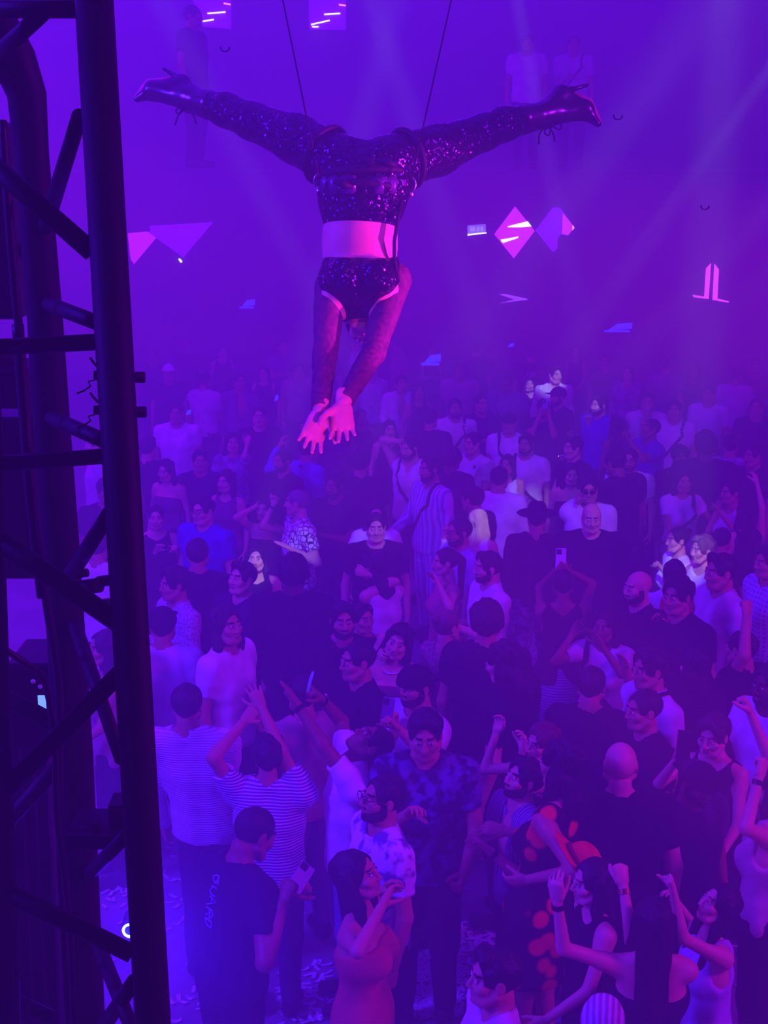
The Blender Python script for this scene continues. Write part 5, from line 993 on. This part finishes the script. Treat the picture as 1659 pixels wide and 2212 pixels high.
tx = pIV; s_ = tx['s']; F2 = tx['F']; sh2 = [c_ for c_ in tx['o'].children if c_.name.startswith('tee')][0]; M_let = cloth((200, 196, 224))
LT.update({'I': [(.5, 0), (.5, 5)], 'V': [(0, 5), (.5, 0), (1, 5)], 'E': [(1, 5), (0, 5), (0, 2.6), (.8, 2.6), (0, 2.6), (0, 0), (1, 0)]})
for i, ch in enumerate('IVE'):
    mb = MB(); mb.tube([back_pt(-122 + (i + u * .7) * 24, 1.22 * s_ + v * .03) for u, v in LT[ch]], .011, 6); mb.build('printed_letter', M_let, sh2, True)
# ---------------------------------------------------------------- confetti
M_conf = noisy(mat('white_confetti_paper', (226, 216, 236), .7), 30, (206, 196, 220), .5); rc = random.Random(11)
def strip_mesh(name, L_, W_, curl):
    V = []; n = 5
    for i in range(n):
        t = i / (n - 1) - .5; z = .003 + curl * (4 * t * t); V += [(t * L_, -W_ / 2, z), (t * L_, W_ / 2, z)]
    F = [(2 * i, 2 * i + 2, 2 * i + 3, 2 * i + 1) for i in range(n - 1)]; V += [(x, y, z + .0006) for x, y, z in V]; m = 2 * n; F += [(a + m, d + m, c + m, b + m) for a, b, c, d in F]
    F += [(2 * i, 2 * i + m, 2 * i + 2 + m, 2 * i + 2) for i in range(n - 1)] + [(2 * i + 1, 2 * i + 3, 2 * i + 3 + m, 2 * i + 1 + m) for i in range(n - 1)]
    me = bpy.data.meshes.new(name); me.from_pydata(V, [], F); me.materials.append(M_conf); me.update(); return me
CM = [strip_mesh('confetti', .068, .022, .004), strip_mesh('confetti', .062, .023, .012), strip_mesh('confetti', .068, .021, .001), strip_mesh('confetti', .052, .026, .018)]
def confetti(px, py, lab, grp, rot=None):
    p = ptz(px, py, 0.0); o = bpy.data.objects.new('confetti', rc.choice(CM)); COL.objects.link(o); o.location = (p[0], p[1], .001 + rc.random() * .004); o.rotation_euler = (rc.uniform(-.1, .1), rc.uniform(-.1, .1), rc.uniform(0, 3.14) if rot is None else rot); tag(o, lab, 'confetti', grp)
CL = [(352, 1822), (362, 1832), (372, 1826), (378, 1852), (398, 1854), (414, 1866), (402, 1874), (412, 1882), (354, 1884), (357, 1896), (372, 1904), (384, 1900), (374, 1938), (364, 1952), (418, 1930), (424, 1940), (412, 1944), (440, 1942), (411, 1950), (380, 1964), (446, 1972), (458, 1976), (416, 1982), (436, 1984), (448, 1990), (381, 1998), (412, 2010), (442, 2012), (432, 2046), (444, 2044), (484, 1998), (478, 2012), (486, 2018), (480, 2026), (474, 2046), (476, 2056), (480, 2064), (498, 2066), (504, 2052), (510, 2060), (522, 2056), (536, 2036), (544, 2046), (536, 2058), (522, 2034), (500, 2080), (506, 2086), (552, 2076), (533, 2102), (420, 2139), (386, 2160), (394, 2166), (412, 2160), (372, 2168), (476, 2172), (490, 2178), (472, 2182), (484, 2184), (528, 2156), (538, 2148), (562, 2150), (604, 2160), (606, 2168), (378, 2208), (464, 2206), (520, 2186), (550, 2186), (238, 1898), (232, 1912), (246, 1906), (250, 1924), (228, 1930), (236, 1936), (260, 1926), (266, 1938), (246, 1946), (262, 1958), (270, 1930), (222, 1922), (256, 1762), (248, 1778), (262, 1786), (255, 1730)]
for px, py in CL: confetti(px + rc.uniform(-2, 2), py + rc.uniform(-2, 2), 'pale paper confetti strip lying on the blue floor beside the tower', 'confetti strips near the tower')
for i in range(70): confetti(rc.uniform(600, 720), rc.uniform(2080, 2212), 'pale paper confetti strip on the floor behind the guard', 'confetti behind the guard')
for i in range(90): confetti(rc.uniform(985, 1090), rc.uniform(1985, 2150), 'pale paper confetti strip on the floor before the bearded man', 'confetti before the bearded man')
mb = MB()
def flake(p):
    a = rc.uniform(0, 3.14); c, s = math.cos(a), math.sin(a); L_, W_ = .028, .009; z = rc.uniform(.003, .012)
    mb.add([(p[0] + c * u * L_ - s * v * W_, p[1] + s * u * L_ + c * v * W_, z + dz + rc.uniform(0, .006)) for dz in (0, .0008) for u, v in ((-1, -1), (1, -1), (1, 1), (-1, 1))], [(3, 2, 1, 0), (4, 5, 6, 7), (0, 1, 5, 4), (1, 2, 6, 5), (2, 3, 7, 6), (3, 0, 4, 7)])
for i in range(5200):
    r_ = rc.random()
    if r_ < .45: flake(ptz(rc.gauss(1150, 70), rc.gauss(1380, 70), 0))
    elif r_ < .6: flake(ptz(rc.uniform(860, 1000), rc.uniform(2000, 2200), 0))
    elif r_ < .72: flake(ptz(rc.uniform(1180, 1260), rc.uniform(2080, 2212), 0))
    else: flake((rc.uniform(-2.5, 5), rc.uniform(5.5, 17), 0))
o = mb.build('confetti_litter', M_conf); tag(o, 'thick litter of pale paper confetti across the dance floor', 'confetti', None, 'stuff')
# paper still drifting in the air
M_cd = noisy(mat('dark_confetti', (40, 24, 70), .8), 30, (30, 18, 54), .5)
for px, py, Z, lb in ((486, 103, 4.2, 'dark scrap of confetti drifting near the first upper window'), (1335, 250, 4.2, 'curled dark confetti drifting beside the boot heel'), (1523, 445, 4.6, 'curled dark confetti drifting above the wall emblem')):
    c = pt(px, py, Z); mb = MB(); V = [np.array([.012 * math.cos(t), .006 * k, .01 * math.sin(t)]) for k in (-1, 1) for t in [math.pi * (.9 + i * 1.15 / 8) for i in range(9)]]; mb.add(V, [(i, i + 1, i + 10, i + 9) for i in range(8)]); o = mb.build('confetti', M_cd, None, True); o.location = tuple(c); sm = o.modifiers.new('s', 'SOLIDIFY'); sm.thickness = .003; tag(o, lb, 'confetti')
SC.view_settings.exposure = 0.0
